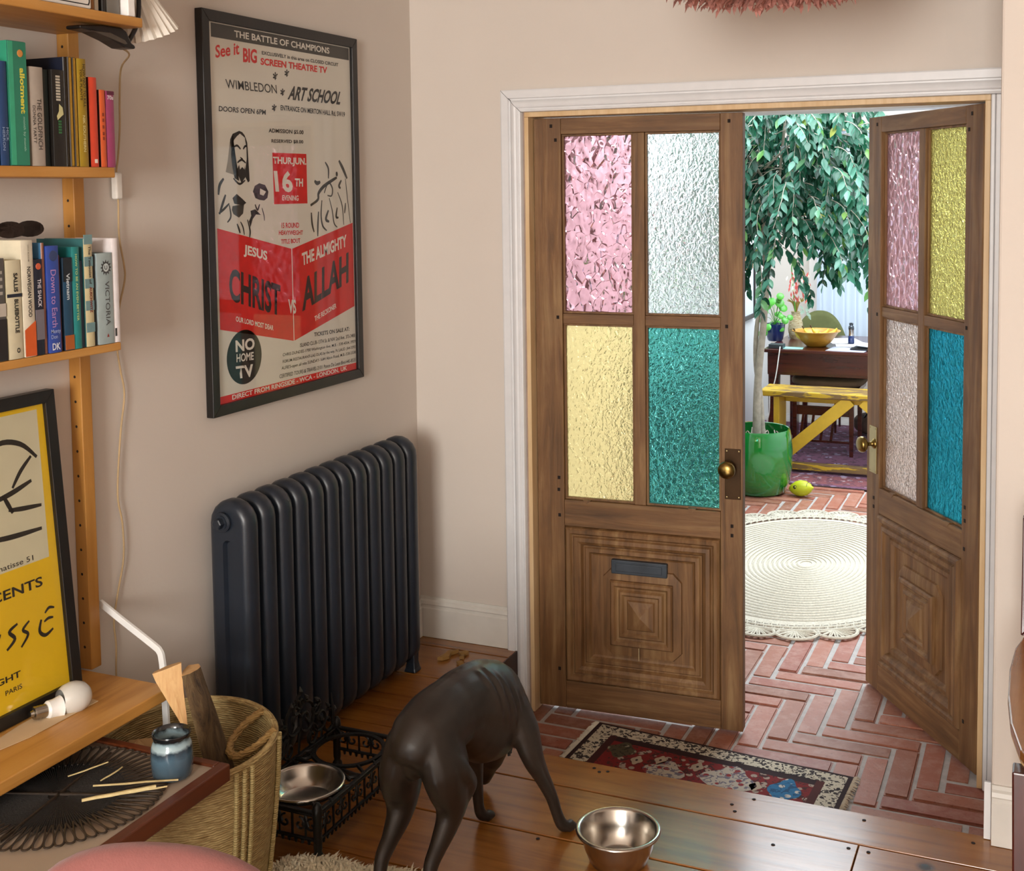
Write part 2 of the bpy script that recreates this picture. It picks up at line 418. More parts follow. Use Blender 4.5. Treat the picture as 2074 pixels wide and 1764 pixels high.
MB().box(.412,.418,-.004,.0,ZL,HEAD).build('lining_gap', plain('pinkish_gap', '#9c8577', .7), lin)
MB().box(.418,1.833,-.008,.125,HEAD-.016,HEAD).build('head_lining', M['pine'], lin, bevel=.0015)
MB().box(1.818,1.833,-.008,.125,ZL,HEAD-.016).build('side_lining', M['pine'], lin, bevel=.0015)
rc = MB().box(1.834,1.846,-.02,0,ZL,HEAD).box(1.8465,1.886,-.022,0,ZL,HEAD).build('trim_4', M['trim'], bevel=.003); struct(rc, 'white edge of the right door casing')
def skirting(name, fn, a, b, h, lab):
    P = [(0,0),(.016,0),(.016,h*.72),(.0125,h*.745),(.0125,h*.80),(.015,h*.83),(.012,h*.90),(.006,h*.93),(.005,h),(0,h)]
    n = len(P); vs = [fn(t,z,a) for t,z in P]+[fn(t,z,b) for t,z in P]
    o = MB().add(vs, [tuple(range(n)), tuple(range(n,2*n))[::-1]]+[(i,(i+1)%n,n+(i+1)%n,n+i) for i in range(n)]).build(name, M['trim_dirty'], smooth=25)
    return struct(o, lab)
skirting('baseboard_back', lambda t,z,s: (s, -t, z+.0005), .002, .3385, .138, 'white skirting between radiator and door casing')
skirting('baseboard_left', lambda t,z,s: (t, s, z+.0005), -7.19, -.018, .138, 'white skirting along the left wall behind the radiator')
skirting('baseboard_right', lambda t,z,s: (s, -.6805-t, z+.0005), 1.889, 3.29, .14, 'white skirting on the right wall face')
wd = MB().prism([(-.6,.0005),(-.672,.0005),(-.672,.138),(-.664,.138)], 1.871, 1.8862, lambda u,v,d: (d,u,v)).build('baseboard_return', M['trim'], bevel=.001); struct(wd, 'bright white end of the skirting beside the step')

# ------------------------------------------------------------------ doors
G1 = bubbly_glass('rose_cast_glass', (.92,.68,.72,1), 'cell', 40, 1, .02, .10, .022)
G2 = bubbly_glass('clear_ripple_glass', (.94,.97,.97,1), 'noise', 62, 1, .02, .10, .006)
G3 = bubbly_glass('amber_ripple_glass', (.98,.88,.60,1), 'noise', 62, .8, .03, .20, .006)
G4 = bubbly_glass('teal_ripple_glass', (.34,.72,.68,1), 'noise', 62, 1, .02, .08, .0055)
G5 = bubbly_glass('rose_hammered_glass', (.93,.74,.77,1), 'cell', 48, 1, .02, .16, .010)
G6 = bubbly_glass('yellow_hammered_glass', (.90,.86,.48,1), 'noise', 85, 1, .02, .16, .010)
G7 = bubbly_glass('blush_ripple_glass', (.92,.85,.80,1), 'noise', 85, 1, .02, .12, .010)
G8 = bubbly_glass('blue_teal_glass', (.16,.58,.66,1), 'noise', 45, .9, .02, .16, .012)
PT = .042                                    # door thickness
def ring_loft(rects):                        # rects: (x0,x1,z0,z1,d) d: protrusion to -y
    b = MB(); secs = [[(x0,-d,z0),(x1,-d,z0),(x1,-d,z1),(x0,-d,z1)] for x0,x1,z0,z1,d in rects]
    return b.loft(secs, True, True)
def make_door(name, label, hinge, ang, sgn, width, glass, front):
    """local x runs from the hinge (0) to the free edge (sgn*width); -y local is the room face"""
    t = bpy.data.objects.new(name, None); COL.objects.link(t); t.location = hinge; t.rotation_euler = (0,0,ang); t.empty_display_size = .05
    tag(t, label); t['kind'] = 'structure'
    z0, z1 = ZL+.012, HEAD-.02
    X = lambda a, b: (min(sgn*a, sgn*b), max(sgn*a, sgn*b))
    def bx(n, a, b, za, zb, mat, y0=0, y1=PT, bv=.002):
        xa, xb = X(a, b); return MB().box(xa, xb, y0, y1, za, zb).build(n, mat, t, bevel=bv, local=True)
    V, Hh = M['old_door'], M['old_door_h']
    bx('stile', 0, .092, z0, z1, V); bx('stile', .612, width, z0, z1, V)
    bx('top_rail', .0925, .6115, 1.708, z1, Hh); bx('lock_rail', .0925, .6115, .425, .512, Hh)
    bx('bottom_rail', .0925, .6115, z0, -.098, Hh)
    bx('mullion', .331, .369, .5125, 1.7075, V, .004, PT-.004)
    for a, b in ((.0925,.3305),(.3695,.6115)): bx('glazing_bar', a, b, 1.094, 1.127, Hh, .005, PT-.005)
    # glazing beads
    for a, b in ((.0925,.3305),(.3695,.6115)):
        for za, zb in ((.5125,1.0935),(1.1275,1.7075)):
            xa, xb = X(a, b); r = .0065
            MB().box(xa,xb,.012,.03,za,za+r).box(xa,xb,.012,.03,zb-r,zb).box(xa,xa+r,.012,.03,za+r,zb-r).box(xb-r,xb,.012,.03,za+r,zb-r).build('bead', V, t, bevel=.001, local=True)
    k = 0
    for za, zb in ((1.1275,1.7075),(.5125,1.0935)):
        for a, b in ((.0925,.3305),(.3695,.6115)):
            xa, xb = X(a, b)
            MB().box(xa+.002, xb-.002, .019, .0245, za+.002, zb-.002).build('pane', glass[k], t, local=True)['label'] = glass[k].name.replace('_', ' ')+' pane'; k += 1
    # lower panel: bolection moulding and a stepped, fielded centre
    a, b = X(.0925, .6115); c, d = -.0975, .4245
    def R(i, h): return (a+i, b-i, c+i, d-i, h)
    pn = ring_loft([R(0,-.038), R(0,-.006), R(.004,.006), R(.010,.011), R(.020,.010), R(.026,.002), R(.030,.0015), R(.034,.008), R(.046,.010), R(.056,.004), R(.062,-.009), R(.066,-.0095), R(.070,-.005), R(.082,-.004), R(.088,-.013), R(.094,-.016), R(.25,-.016)]).build('panel', V, t, smooth=20, local=True)
    m = (a+b)/2; zc_ = .150
    def Q(hx, hz, h): return (m-hx, m+hx, zc_-hz, zc_+hz, h)
    ch = .028
    def octo(hx, hz, h, e): 
        return [(m-hx+e,-h,zc_-hz),(m+hx-e,-h,zc_-hz),(m+hx,-h,zc_-hz+e),(m+hx,-h,zc_+hz-e),(m+hx-e,-h,zc_+hz),(m-hx+e,-h,zc_+hz),(m-hx,-h,zc_+hz-e),(m-hx,-h,zc_-hz+e)]
    MB().loft([octo(.132,.145,-.016,ch), octo(.130,.143,-.0085,ch), octo(.118,.130,-.0055,ch)]).build('shaped_field', V, pn, smooth=20, local=True)
    cen = ring_loft([Q(.104,.108,-.006), Q(.104,.108,.004), Q(.099,.103,.010), Q(.090,.094,.0105), Q(.082,.086,.002), Q(.076,.080,.0015), Q(.070,.074,.010), Q(.062,.066,.012), Q(.056,.060,.005), Q(.046,.050,.006), Q(.042,.046,.012), Q(.0006,.0006,.027)]).build('raised_centre', V, pn, smooth=20, local=True)
    ck = MB().prism([(m-.0011,zc_-.150),(m+.0011,zc_-.150),(m+.0011,zc_-.112),(m-.0011,zc_-.112)], .0042, .0056+.001, lambda u,v,e: (u,-e,v)).build('crack', plain('pale_split_'+name, '#b09a78', .7), pn, local=True) if False else None
    # square pegs, wedges and the bevelled bottom edge dirt
    for px, pz in ((.075,1.69),(.06,1.735),(.077,1.115),(.075,.585),(.074,.545),(.076,.46),(.64,1.735),(.632,1.10),(.648,.47),(.648,.44),(.07,-.06)):
        xa, xb = X(px-.0045, px+.0045); MB().box(xa,xb,-.0012,.004,pz-.0055,pz+.0055).build('peg', M['dark_gap'], t, local=True)
    for px, pz in ((.17,.512),(.52,.512)):
        s_ = sgn*px; MB().prism([(s_-.014,pz+.004),(s_+.014,pz+.004),(s_,pz-.010)], -.0015, .012, lambda u,v,e: (u,e,v)).build('wedge', V, t, local=True)
    # rim latch plate and knob
    pm = M['brass_dark'] if front else M['brass_light']
    xa, xb = X(.626, .676)
    pl = MB().box(xa, xb, -.0035, 0, .556, .716).build('latch_plate', pm, t, bevel=.001, local=True)
    sm = MB()
    for u in (.632,.670):
        for z in (.563,.709): sm.lathe([(.0001,.0046),(.0022,.0042),(.0024,.0034)], 8, (0,0,0))
    scr = MB()
    for u in (.632,.670):
        for z in (.563,.709):
            scr.lathe([(.0024,0),(.0022,.0012),(.0001,.0016)], 8, (sgn*u,-.0034,z), Matrix.Rotation(PI/2,3,'X'))
    scr.build('screw', M['brass_light'], pl, smooth=True, local=True)
    kx = sgn*.640
    kp = [(.017,0),(.017,.004),(.012,.007),(.0075,.012),(.0065,.020),(.008,.026),(.013,.029),(.022,.0335),(.0265,.040),(.0275,.046),(.0255,.053),(.019,.058),(.010,.0605),(.0002,.061)]
    for sd in (1, -1):
        mt = Matrix.Rotation(PI/2*sd, 3, 'X')
        MB().lathe(kp, 24, (kx, -.0035 if sd > 0 else PT, .658), mt).build('knob', M['brass'], t if sd < 0 else pl, smooth=60, local=True)
    # hinges
    for hz in (-.02, 1.45):
        MB().lathe([(.006,0),(.006,.09)], 10, (sgn*-.004, PT+.002, hz), None, True, True).build('hinge', M['dark_gap'], t, smooth=True, local=True)
    return t, pn
d1, pn1 = make_door('door_1', 'weathered brown door, almost closed, with rose, clear, amber and teal panes', (.4345, .030, 0), math.radians(3.4), 1, .682, (G1,G2,G3,G4), True)
lp = MB().box(.252,.438,-.004,.014,.281,.327).build('letter_plate', M['slate'], d1, bevel=.003, local=True)
MB().box(.268,.422,-.0075,-.004,.291,.317).build('flap', M['slate'], lp, bevel=.002, local=True)
MB().box(.343,.3455,-.0045,-.004,.0,.045).build('pale_split', plain('pale_split', '#a8926c', .7), pn1, local=True)
d2, pn2 = make_door('door_2', 'weathered brown door, swung open, with rose, yellow, blush and blue panes', (1.812, .046, 0), math.radians(-55.4), -1, .70, (G6,G5,G8,G7), False)
bo = MB().prism([(0,0),(.012,.03),(.008,.06),(.0,.075)], 0, .012, lambda u,v,e: (1.817-u*.8, .125+e, .0+v)).build('hinge_strap', M['dark_gap'], d2)
PT_TEXT = [
('THE BATTLE OF CHAMPIONS', 'P', [(-0.959, 1.939), (-0.511, 1.939), (-0.959, 1.957)], 1),
('See it', 'R', [(-1.039, 1.877), (-0.94, 1.896), (-1.038, 1.91)], 1),
('BIG', 'R', [(-0.925, 1.877), (-0.865, 1.879), (-0.924, 1.915)], 2),
('EXCLUSIVELY in this area on CLOSED CIRCUIT', 'K', [(-0.842, 1.905), (-0.464, 1.906), (-0.842, 1.915)], 1),
('SCREEN THEATRE TV', 'R', [(-0.849, 1.877), (-0.526, 1.88), (-0.848, 1.896)], 2),
('*', 'K', [(-0.795, 1.84), (-0.773, 1.842), (-0.794, 1.862)], 1),
('*', 'K', [(-0.74, 1.853), (-0.718, 1.855), (-0.739, 1.874)], 1),
('WIMBLEDON', 'K', [(-0.999, 1.803), (-0.777, 1.804), (-1.002, 1.827)], 0),
('*', 'K', [(-0.762, 1.799), (-0.741, 1.8), (-0.761, 1.82)], 1),
('ART SCHOOL', 'K', [(-0.729, 1.791), (-0.462, 1.792), (-0.71, 1.831)], 2),
('DOORS OPEN 6PM', 'K', [(-1.032, 1.742), (-0.832, 1.743), (-1.031, 1.756)], 1),
('*', 'K', [(-0.803, 1.754), (-0.782, 1.755), (-0.802, 1.774)], 1),
('ENTRANCE ON MERTON HALL Rd, SW19', 'K', [(-0.763, 1.757), (-0.435, 1.755), (-0.762, 1.774)], 1),
('ADMISSION $5.00', 'K', [(-0.821, 1.694), (-0.655, 1.695), (-0.82, 1.707)], 1),
('RESERVED $8.00', 'K', [(-0.809, 1.667), (-0.657, 1.669), (-0.809, 1.678)], 1),
('THUR.JUN.', 'P', [(-0.805, 1.605), (-0.645, 1.604), (-0.804, 1.63)], 2),
('16', 'P', [(-0.796, 1.533), (-0.712, 1.531), (-0.803, 1.593)], 2),
('TH', 'P', [(-0.704, 1.548), (-0.664, 1.547), (-0.703, 1.571)], 2),
('EVENING', 'P', [(-0.766, 1.509), (-0.688, 1.507), (-0.765, 1.524)], 1),
('15 ROUND', 'R', [(-0.773, 1.432), (-0.688, 1.43), (-0.773, 1.447)], 1),
('HEAVYWEIGHT', 'R', [(-0.786, 1.413), (-0.671, 1.409), (-0.785, 1.426)], 1),
('TITLE BOUT', 'R', [(-0.777, 1.388), (-0.684, 1.387), (-0.777, 1.401)], 1),
('JESUS', 'P', [(-0.946, 1.362), (-0.844, 1.338), (-0.943, 1.395)], 2),
('CHRIST', 'D', [(-1.012, 1.25), (-0.789, 1.186), (-1.008, 1.338)], 2),
('OUR LORD MOST DEAR', 'P', [(-0.987, 1.193), (-0.823, 1.15), (-0.986, 1.207)], 1),
('VS', 'P', [(-0.75, 1.191), (-0.713, 1.186), (-0.75, 1.231)], 2),
('THE ALMIGHTY', 'P', [(-0.677, 1.32), (-0.44, 1.365), (-0.678, 1.357)], 2),
('ALLAH', 'D', [(-0.683, 1.189), (-0.435, 1.255), (-0.679, 1.282)], 2),
('THE RECKONER', 'P', [(-0.621, 1.154), (-0.505, 1.183), (-0.622, 1.169)], 1),
('NO', 'P', [(-0.991, 1.111), (-0.909, 1.109), (-0.991, 1.143)], 2),
('HOME', 'P', [(-0.989, 1.084), (-0.915, 1.081), (-0.988, 1.106)], 1),
('TV', 'P', [(-0.989, 1.04), (-0.915, 1.036), (-0.993, 1.074)], 2),
('TICKETS ON SALE AT:', 'K', [(-0.626, 1.11), (-0.436, 1.106), (-0.626, 1.122)], 1),
('ISLAND CLUB-13TH St. & NW 2nd Ave. 373-3488', 'K', [(-0.698, 1.088), (-0.405, 1.083), (-0.698, 1.099)], 0),
('CHRIS DUNDEE-1700 Washington Ave. M.B. - 538-4304, 3959', 'K', [(-0.783, 1.07), (-0.404, 1.063), (-0.782, 1.081)], 0),
('FORUM RESTAURANT-LAS OLAS by the way, Ft. LAUD. JA4-3392', 'K', [(-0.783, 1.051), (-0.404, 1.046), (-0.783, 1.062)], 0),
("ALFIE'S-open all nite SUNDAY-1644 Alton Road, M.B.-538-5538", 'K', [(-0.79, 1.033), (-0.404, 1.029), (-0.789, 1.045)], 0),
('CERTIFIED TOURS & TRAVEL-2101 Ponce De Leon Blvd-445-8535', 'K', [(-0.801, 1.013), (-0.404, 1.007), (-0.8, 1.024)], 0),
('DIRECT FROM RINGSIDE - WCA - LONDON, UK', 'P', [(-1.011, 0.971), (-0.454, 0.969), (-1.011, 0.991)], 1),
]
# ------------------------------------------------------------------ radiator
rad = thing('radiator', 'dark blue-black cast iron column radiator against the left wall', 'radiator', (.09,-.70,0))
def stadium(hx, z0, z1, n=9):
    r = hx; pts = []
    for k in range(n+1): a = PI*k/n; pts.append((r*math.cos(a), z1-r+r*math.sin(a)))
    for k in range(n+1): a = PI+PI*k/n; pts.append((r*math.cos(a), z0+r+r*math.sin(a)))
    return pts
def radiator_section():
    b = MB(); Z0, Z1, HX = .022, .757, .0625
    secs = []
    for yy, ins in ((-.029,.026),(-.0285,.019),(-.026,.012),(-.021,.0055),(-.014,.0015),(-.005,0),(.005,0),(.014,.0015),(.021,.0055),(.026,.012),(.0285,.019),(.029,.026)):
        secs.append([(x, yy, z) for x, z in stadium(HX-ins, Z0+ins, Z1-ins)])
    b.loft(secs, True, False)
    # end faces with the long hollow between the two columns
    for sd in (-1, 1):
        o = [(x, sd*.029, z) for x, z in stadium(HX-.026, Z0+.026, Z1-.026)]
        i1 = [(x, sd*.0285, z) for x, z in stadium(.016, .12, .655)]
        i2 = [(x, sd*.0185, z) for x, z in stadium(.010, .126, .649)]
        b.loft([o, i1, i2], True, False); b.add(i2, [tuple(range(len(i2)))])
    me = b.mesh('section'); bm = bmesh.new(); bm.from_mesh(me)
    bmesh.ops.remove_doubles(bm, verts=bm.verts, dist=1e-5); bmesh.ops.recalc_face_normals(bm, faces=bm.faces); bm.to_mesh(me); bm.free()
    return link('section', me, M['iron'], rad, smooth=50, local=True)
s0 = radiator_section(); N = 12; y0, y1 = -1.115, -.29
for k in range(N):
    s = s0 if k == 0 else copy_part(s0, rad)
    s.location = (0, y0+(y1-y0)*k/(N-1)+.70, 0)
for z in (.145, .70): MB().lathe([(.027,0),(.027,y1-y0)], 16, (.09, y0, z), Matrix.Rotation(-PI/2,3,'X'), True, True).build('connecting_hub', M['iron'], rad, smooth=True)
for y in (y0, y1):
    for sx in (-.04, .04):
        MB().loft([[(.09+sx+a*r, y+c*r, z) for a, c in ((-1,-1),(1,-1),(1,1),(-1,1))] for z, r in ((.07,.016),(.03,.015),(.012,.018),(.0,.022))]).build('foot', M['iron'], rad, bevel=.004)
pg = MB().lathe([(.026,0),(.026,.006),(.019,.008),(.019,.010)], 20, (.078, y0-.0315, .702), Matrix.Rotation(PI/2,3,'X'), False, True).build('plug', M['iron'], rad, smooth=30)
MB().lathe([(.014,0),(.014,.015),(.011,.017)], 6, (.078, y0-.041, .702), Matrix.Rotation(PI/2,3,'X'), False, True).build('hex_head', M['iron'], pg)
vl = MB().tube(bez([(.09,y1+.03,.145),(.09,y1+.075,.145),(.09,y1+.085,.12),(.09,y1+.085,.0)],6), .011, 10).build('valve_pipe', M['brass_dark'], rad, smooth=True)
MB().lathe([(.016,0),(.018,.01),(.018,.04),(.012,.05)], 14, (.09,y1+.08,.15), None, True, True).build('valve_cap', M['black_frame'], rad, smooth=30)

# ------------------------------------------------------------------ big boxing poster
ps = thing('framed_poster', 'black framed red and white boxing match poster hung above the radiator', 'poster', (0,-.736,.9545))
Y0, Y1, Z0, Z1 = -1.100, -.372, .9545, 1.997; FW = .0285
def fbar(a, b, c, d, nm='frame_bar'):
    return MB().prism([a,b,c,d], .001, .024, lambda u,v,e: (e,u,v)).build(nm, M['black_frame'], ps, bevel=.0015)
fbar((Y0,Z0),(Y0,Z1),(Y0+FW,Z1-FW),(Y0+FW,Z0+FW)); fbar((Y1,Z0),(Y1-FW,Z0+FW),(Y1-FW,Z1-FW),(Y1,Z1))
fbar((Y0,Z1),(Y1,Z1),(Y1-FW,Z1-FW),(Y0+FW,Z1-FW)); fbar((Y0,Z0),(Y0+FW,Z0+FW),(Y1-FW,Z0+FW),(Y1,Z0))
pr = MB().box(.004,.0135,Y0+FW,Y1-FW,Z0+FW,Z1-FW).build('print', M['paper'], ps)
MB().box(.0165,.0185,Y0+FW,Y1-FW,Z0+FW,Z1-FW).build('glass', M['pane'], ps)
def flat(nm, poly, mat, par, x=.0138):
    return MB().add([(x,u,v) for u,v in poly], [tuple(range(len(poly)))]).build(nm, mat, par, recalc=False)
M['grey_ink'] = plain('poster_grey_bar', '#35322c', .7)
flat('title_bar', [(-1.054,1.966),(-.405,1.966),(-.405,1.930),(-1.054,1.930)], M['grey_ink'], pr)
flat('date_box', [(-.806,1.641),(-.643,1.641),(-.643,1.499),(-.804,1.499)], M['red'], pr)
flat('red_banner', [(-1.052,1.441),(-.728,1.372),(-.728,1.110),(-1.052,1.178)], M['red'], pr)
flat('red_banner', [(-.7245,1.372),(-.404,1.436),(-.404,1.179),(-.7245,1.110)], M['red'], pr)
flat('banner_fold', [(-.728,1.372),(-.7245,1.372),(-.7245,1.110),(-.728,1.110)], M['white_ink'], pr)
flat('round_badge', [(-.954+.075*math.cos(a*PI/20), 1.094+.073*math.sin(a*PI/20)) for a in range(40)], M['ink'], pr)
flat('bottom_bar', [(-1.060,1.003),(-.401,1.003),(-.401,.983),(-1.060,.983)] , M['red'], pr)
flat('bottom_bar', [(-1.060,.9835),(-.401,.9835),(-.401,.9832),(-1.060,.9832)], M['red'], pr)
INK = {'P': M['white_ink'], 'R': M['red'], 'K': M['ink'], 'D': M['ink_soft']}
for txt, c, q, bold in PT_TEXT:
    BL, BR, TL = [(.0141, y, z) for y, z in q]
    if txt.startswith('DIRECT'): BL, BR, TL = (.0141,-1.011,.9855), (.0141,-.454,.9855), (.0141,-1.011,1.0005)
    text_part('lettering', txt, INK[c], pr, BL, BR, TL, bold)
def stroke(nm, pts, w, mat, par, x=.0139, mapf=None):
    """flat brush stroke in the (y,z) plane; w single or list"""
    p = [Vector((0,a,b)) for a, b in pts]; p = bez(p, 5) if len(p) > 2 else p
    n = len(p); L, R = [], []
    for i in range(n):
        t = (p[min(i+1,n-1)]-p[max(i-1,0)]).normalized(); nn = Vector((0,-t.z,t.y))
        ww = (w[0]+(w[1]-w[0])*i/(n-1)) if isinstance(w, tuple) else w
        ww *= .55+.45*math.sin(PI*min(.95, max(.08, i/(n-1))))
        L.append(p[i]+nn*ww/2); R.append(p[i]-nn*ww/2)
    f = mapf or (lambda v: (x, v.y, v.z))
    vs = [f(v) for v in L+R]
    return MB().add(vs, [(i,i+1,n+i+1,n+i) for i in range(n-1)]).build(nm, mat, par, recalc=False)
GREY = plain('poster_halftone_grey', '#8d877b', .8)
figs = [('hair', [(-.95,1.695),(-.978,1.686),(-.989,1.671),(-.989,1.66),(-.981,1.633),(-.966,1.582),(-.956,1.563),(-.975,1.57),(-.983,1.60),(-.987,1.633),(-.982,1.654),(-.972,1.671),(-.961,1.680),(-.947,1.688),(-.927,1.678),(-.921,1.652),(-.921,1.621),(-.929,1.591),(-.928,1.572),(-.918,1.559),(-.911,1.563),(-.912,1.587),(-.915,1.634),(-.917,1.665),(-.927,1.684),(-.937,1.692)], M['ink']),
 ('hair_shade', [(-.990,1.667),(-.984,1.65),(-.986,1.633),(-.980,1.60),(-.972,1.578),(-1.011,1.586),(-1.001,1.616)], GREY),
 ('beard', [(-.962,1.595),(-.954,1.606),(-.951,1.593),(-.941,1.60),(-.932,1.593),(-.93,1.604),(-.928,1.574),(-.946,1.557),(-.962,1.582)], M['ink']),
 ('glove', [(-.986,1.518),(-.968,1.529),(-.945,1.516),(-.928,1.505),(-.942,1.498),(-.979,1.503)], M['ink']),
 ('glove', [(-.969,1.499),(-.938,1.501),(-.943,1.477),(-.961,1.466),(-.984,1.476),(-.990,1.487),(-.987,1.497)], M['grey_ink']),
 ('glove', [(-.898,1.535),(-.889,1.550),(-.869,1.557),(-.843,1.552),(-.829,1.534),(-.834,1.517),(-.849,1.51),(-.87,1.512),(-.888,1.517)], M['ink']),
 ('arm', [(-.911,1.483),(-.89,1.487),(-.865,1.471),(-.887,1.473),(-.902,1.461),(-.913,1.439),(-.919,1.455),(-.908,1.47)], M['ink'])]
for nm, poly, mt in figs: flat(nm, poly, mt, pr, .0140)
flat('glove_shine', [(-.866,1.543),(-.84,1.534),(-.852,1.523),(-.868,1.527)], M['paper'], pr, .01415)
for pts, wd in (([(-.974,1.652),(-.960,1.656),(-.946,1.647)],.006),([(-.935,1.647),(-.927,1.655),(-.919,1.655)],.006),([(-.948,1.625),(-.938,1.621)],.005),([(-.961,1.611),(-.943,1.619),(-.926,1.611)],.006),([(-1.02,1.569),(-1.037,1.552),(-1.043,1.527)],.010),([(-1.014,1.527),(-1.026,1.506),(-1.041,1.477)],.009),([(-1.044,1.479),(-1.024,1.489),(-1.0,1.504)],.007),([(-.98,1.57),(-.955,1.555),(-.93,1.565)],.006),([(-1.0,1.50),(-.995,1.47),(-1.01,1.455)],.006),([(-.955,1.455),(-.945,1.44),(-.94,1.42)],.005),([(-.925,1.46),(-.915,1.43),(-.918,1.412)],.006),([(-.86,1.49),(-.852,1.47),(-.85,1.455)],.004),([(-.97,1.45),(-.962,1.435),(-.958,1.425)],.007),([(-.89,1.50),(-.88,1.485),(-.87,1.50)],.006)):
    stroke('figure_line', pts, wd, M['ink'], pr, .0140)
for pts, wd in (([(-.547,1.619),(-.531,1.6),(-.532,1.571)],.008),([(-.605,1.564),(-.592,1.557),(-.575,1.561)],.012),([(-.628,1.493),(-.59,1.509),(-.585,1.528),(-.555,1.549),(-.502,1.569),(-.486,1.574)],.011),([(-.488,1.591),(-.486,1.584),(-.488,1.578)],.011),([(-.473,1.625),(-.452,1.601),(-.43,1.571)],.012),([(-.439,1.571),(-.432,1.522),(-.417,1.436)],.004),([(-.556,1.528),(-.533,1.559),(-.512,1.542),(-.517,1.52),(-.539,1.521)],.006),([(-.53,1.513),(-.515,1.474),(-.507,1.438),(-.49,1.425)],.005),([(-.569,1.507),(-.575,1.464),(-.568,1.432),(-.547,1.417)],.007),([(-.625,1.472),(-.622,1.439),(-.613,1.415)],.008),([(-.588,1.474),(-.593,1.433),(-.595,1.402)],.008),([(-.484,1.53),(-.461,1.49),(-.454,1.431)],.005),([(-.536,1.477),(-.55,1.451),(-.533,1.443)],.010),([(-.488,1.484),(-.495,1.457),(-.482,1.454)],.008),([(-.442,1.497),(-.445,1.48),(-.448,1.466)],.007),([(-.462,1.566),(-.476,1.549),(-.467,1.542)],.009)):
    stroke('figure_line', pts, wd, M['grey_ink'], pr, .0140)

# ------------------------------------------------------------------ shelving on the left wall
su = thing('wall_shelves', 'honey coloured wooden wall shelves on a drilled post at the left', 'shelf', (0,-2.05,.467))
YL = -2.75
for ya in (-1.56, YL+.2):
    po = MB().box(.0005,.034,ya,ya+.031,.4695,2.5).build('post', M['post'], su, bevel=.002)
    hl = MB(); z = .52
    while z < 2.4: hl.lathe([(.0033,0),(.0001,.0003)], 8, (.0165, ya-.0002, z), Matrix.Rotation(PI/2,3,'X')); z += .0555
    hl.build('pin_hole', M['dark_gap'], po)['kind'] = 'stuff'
def shelf_part(d, ye, z0, z1): return MB().box(.0006, d, YL, ye, z0, z1).build('shelf', M['shelf'], su, bevel=.0025)
shelf_part(.237,-1.557,1.879,1.899); shelf_part(.155,-1.5635,1.567,1.589); shelf_part(.152,-1.5605,1.196,1.2135); shelf_part(.257,-1.5605,.442,.468)
# ------------------------------------------------------------------ books
PAGE = plain('book_page_edges', '#cdbfa2', .85, var=.08, vscale=200)
CM = {}
def cmat(c, rough=.45):
    if c not in CM: CM[c] = plain('book_cloth_'+c.strip('#'), c, rough, var=.06, vscale=40)
    return CM[c]
def book(label, y0, y1, zb, zt, sx, depth, cover, spine=None, group='books on the upper shelf', bands=()):
    t = thing('book', label, 'book', (sx-depth/2, (y0+y1)/2, zb), group)
    e = .0006; y0 += e; y1 -= e; th = min(.0022, (y1-y0)*.2); xb = sx-depth
    MB().box(xb, sx-.002, y0, y0+th, zb, zt).box(xb, sx-.002, y1-th, y1, zb, zt).build('cover', cmat(cover), t, bevel=.0006)
    MB().prism([(y0,sx-.002),(y0+(y1-y0)*.15,sx-.0004),(y0+(y1-y0)*.5,sx),(y0+(y1-y0)*.85,sx-.0004),(y1,sx-.002),(y1-th,sx-.0045),(y0+th,sx-.0045)], zb, zt, lambda u,v,d: (v,u,d)).build('spine', cmat(spine or cover), t, smooth=30)
    MB().box(xb+.003, sx-.0046, y0+th, y1-th, zb+.002, zt-.003).build('pages', PAGE, t)
    for za, zc2, c in bands:
        MB().box(sx-.0012, sx+.0004, y0+.0005, y1-.0005, za, zc2).build('spine_band', cmat(c), t)
    t['_sx'] = sx
    return t
def spine_text(t, txt, col, ya, yb, z1, z0, bold=1, sx=None):
    """reads downward; ya..yb = letter height across the spine"""
    x = (t['_sx'] if sx is None else sx)+.0007
    text_part('spine_lettering', txt, cmat(col), t, (x,ya,z1), (x,ya,z0), (x,yb,z1), bold)
def sh(y, sx): return y-1.1*(.152-sx)
B2 = 1.5895
U = 'books on the upper shelf'
book('slim grey book at the very left of the upper shelf', -1.885, -1.861, B2, 1.79, .150, .125, '#6f6a63')
b = book('navy blue paperback with pale lettering left of the teal gardening book', -1.8595, -1.8385, B2, 1.788, .152, .125, '#1c3a66')
spine_text(b, 'MICK\nHERRON', '#8fa2bf', -1.8565, -1.8415, 1.662, 1.618, 0)
b = book('tall teal green gardening hardback with yellow title', -1.838, -1.792, B2, 1.829, .153, .14, '#1f8a6a', '#1f5f52', bands=((B2+.001,1.828,'#2a7c62'),))
MB().box(.1532,.1537,-1.8372,-1.8255,B2+.001,1.828).build('pale_green_edge', cmat('#3aa37e'), b)
spine_text(b, 'allotment', '#d8cf4a', -1.8105, -1.7985, 1.778, 1.690, 2)
spine_text(b, 'month by month', '#9fc7b5', -1.8075, -1.8005, 1.684, 1.618, 0)
MB().lathe([(.0001,.001),(.006,.0008),(.0075,0)], 10, (.1538,-1.808,1.806), Matrix.Rotation(PI/2,3,'Y')).build('carrot_picture', cmat('#c98a45'), b)
b = book('thick pale grey paperback with brown handwritten title', -1.7835, -1.7485, B2, 1.784, .151, .125, '#9a8f84', '#a79c90')
spine_text(b, 'THE GOLDFINCH', '#2a211c', -1.768, -1.757, 1.722, 1.622, 0); spine_text(b, 'DONNA TARTT', '#2a211c', -1.7795, -1.7725, 1.708, 1.634, 0)
book('dark green paperback set back beside the pale grey book', -1.7475, -1.727, B2, 1.782, .142, .125, '#16211c')
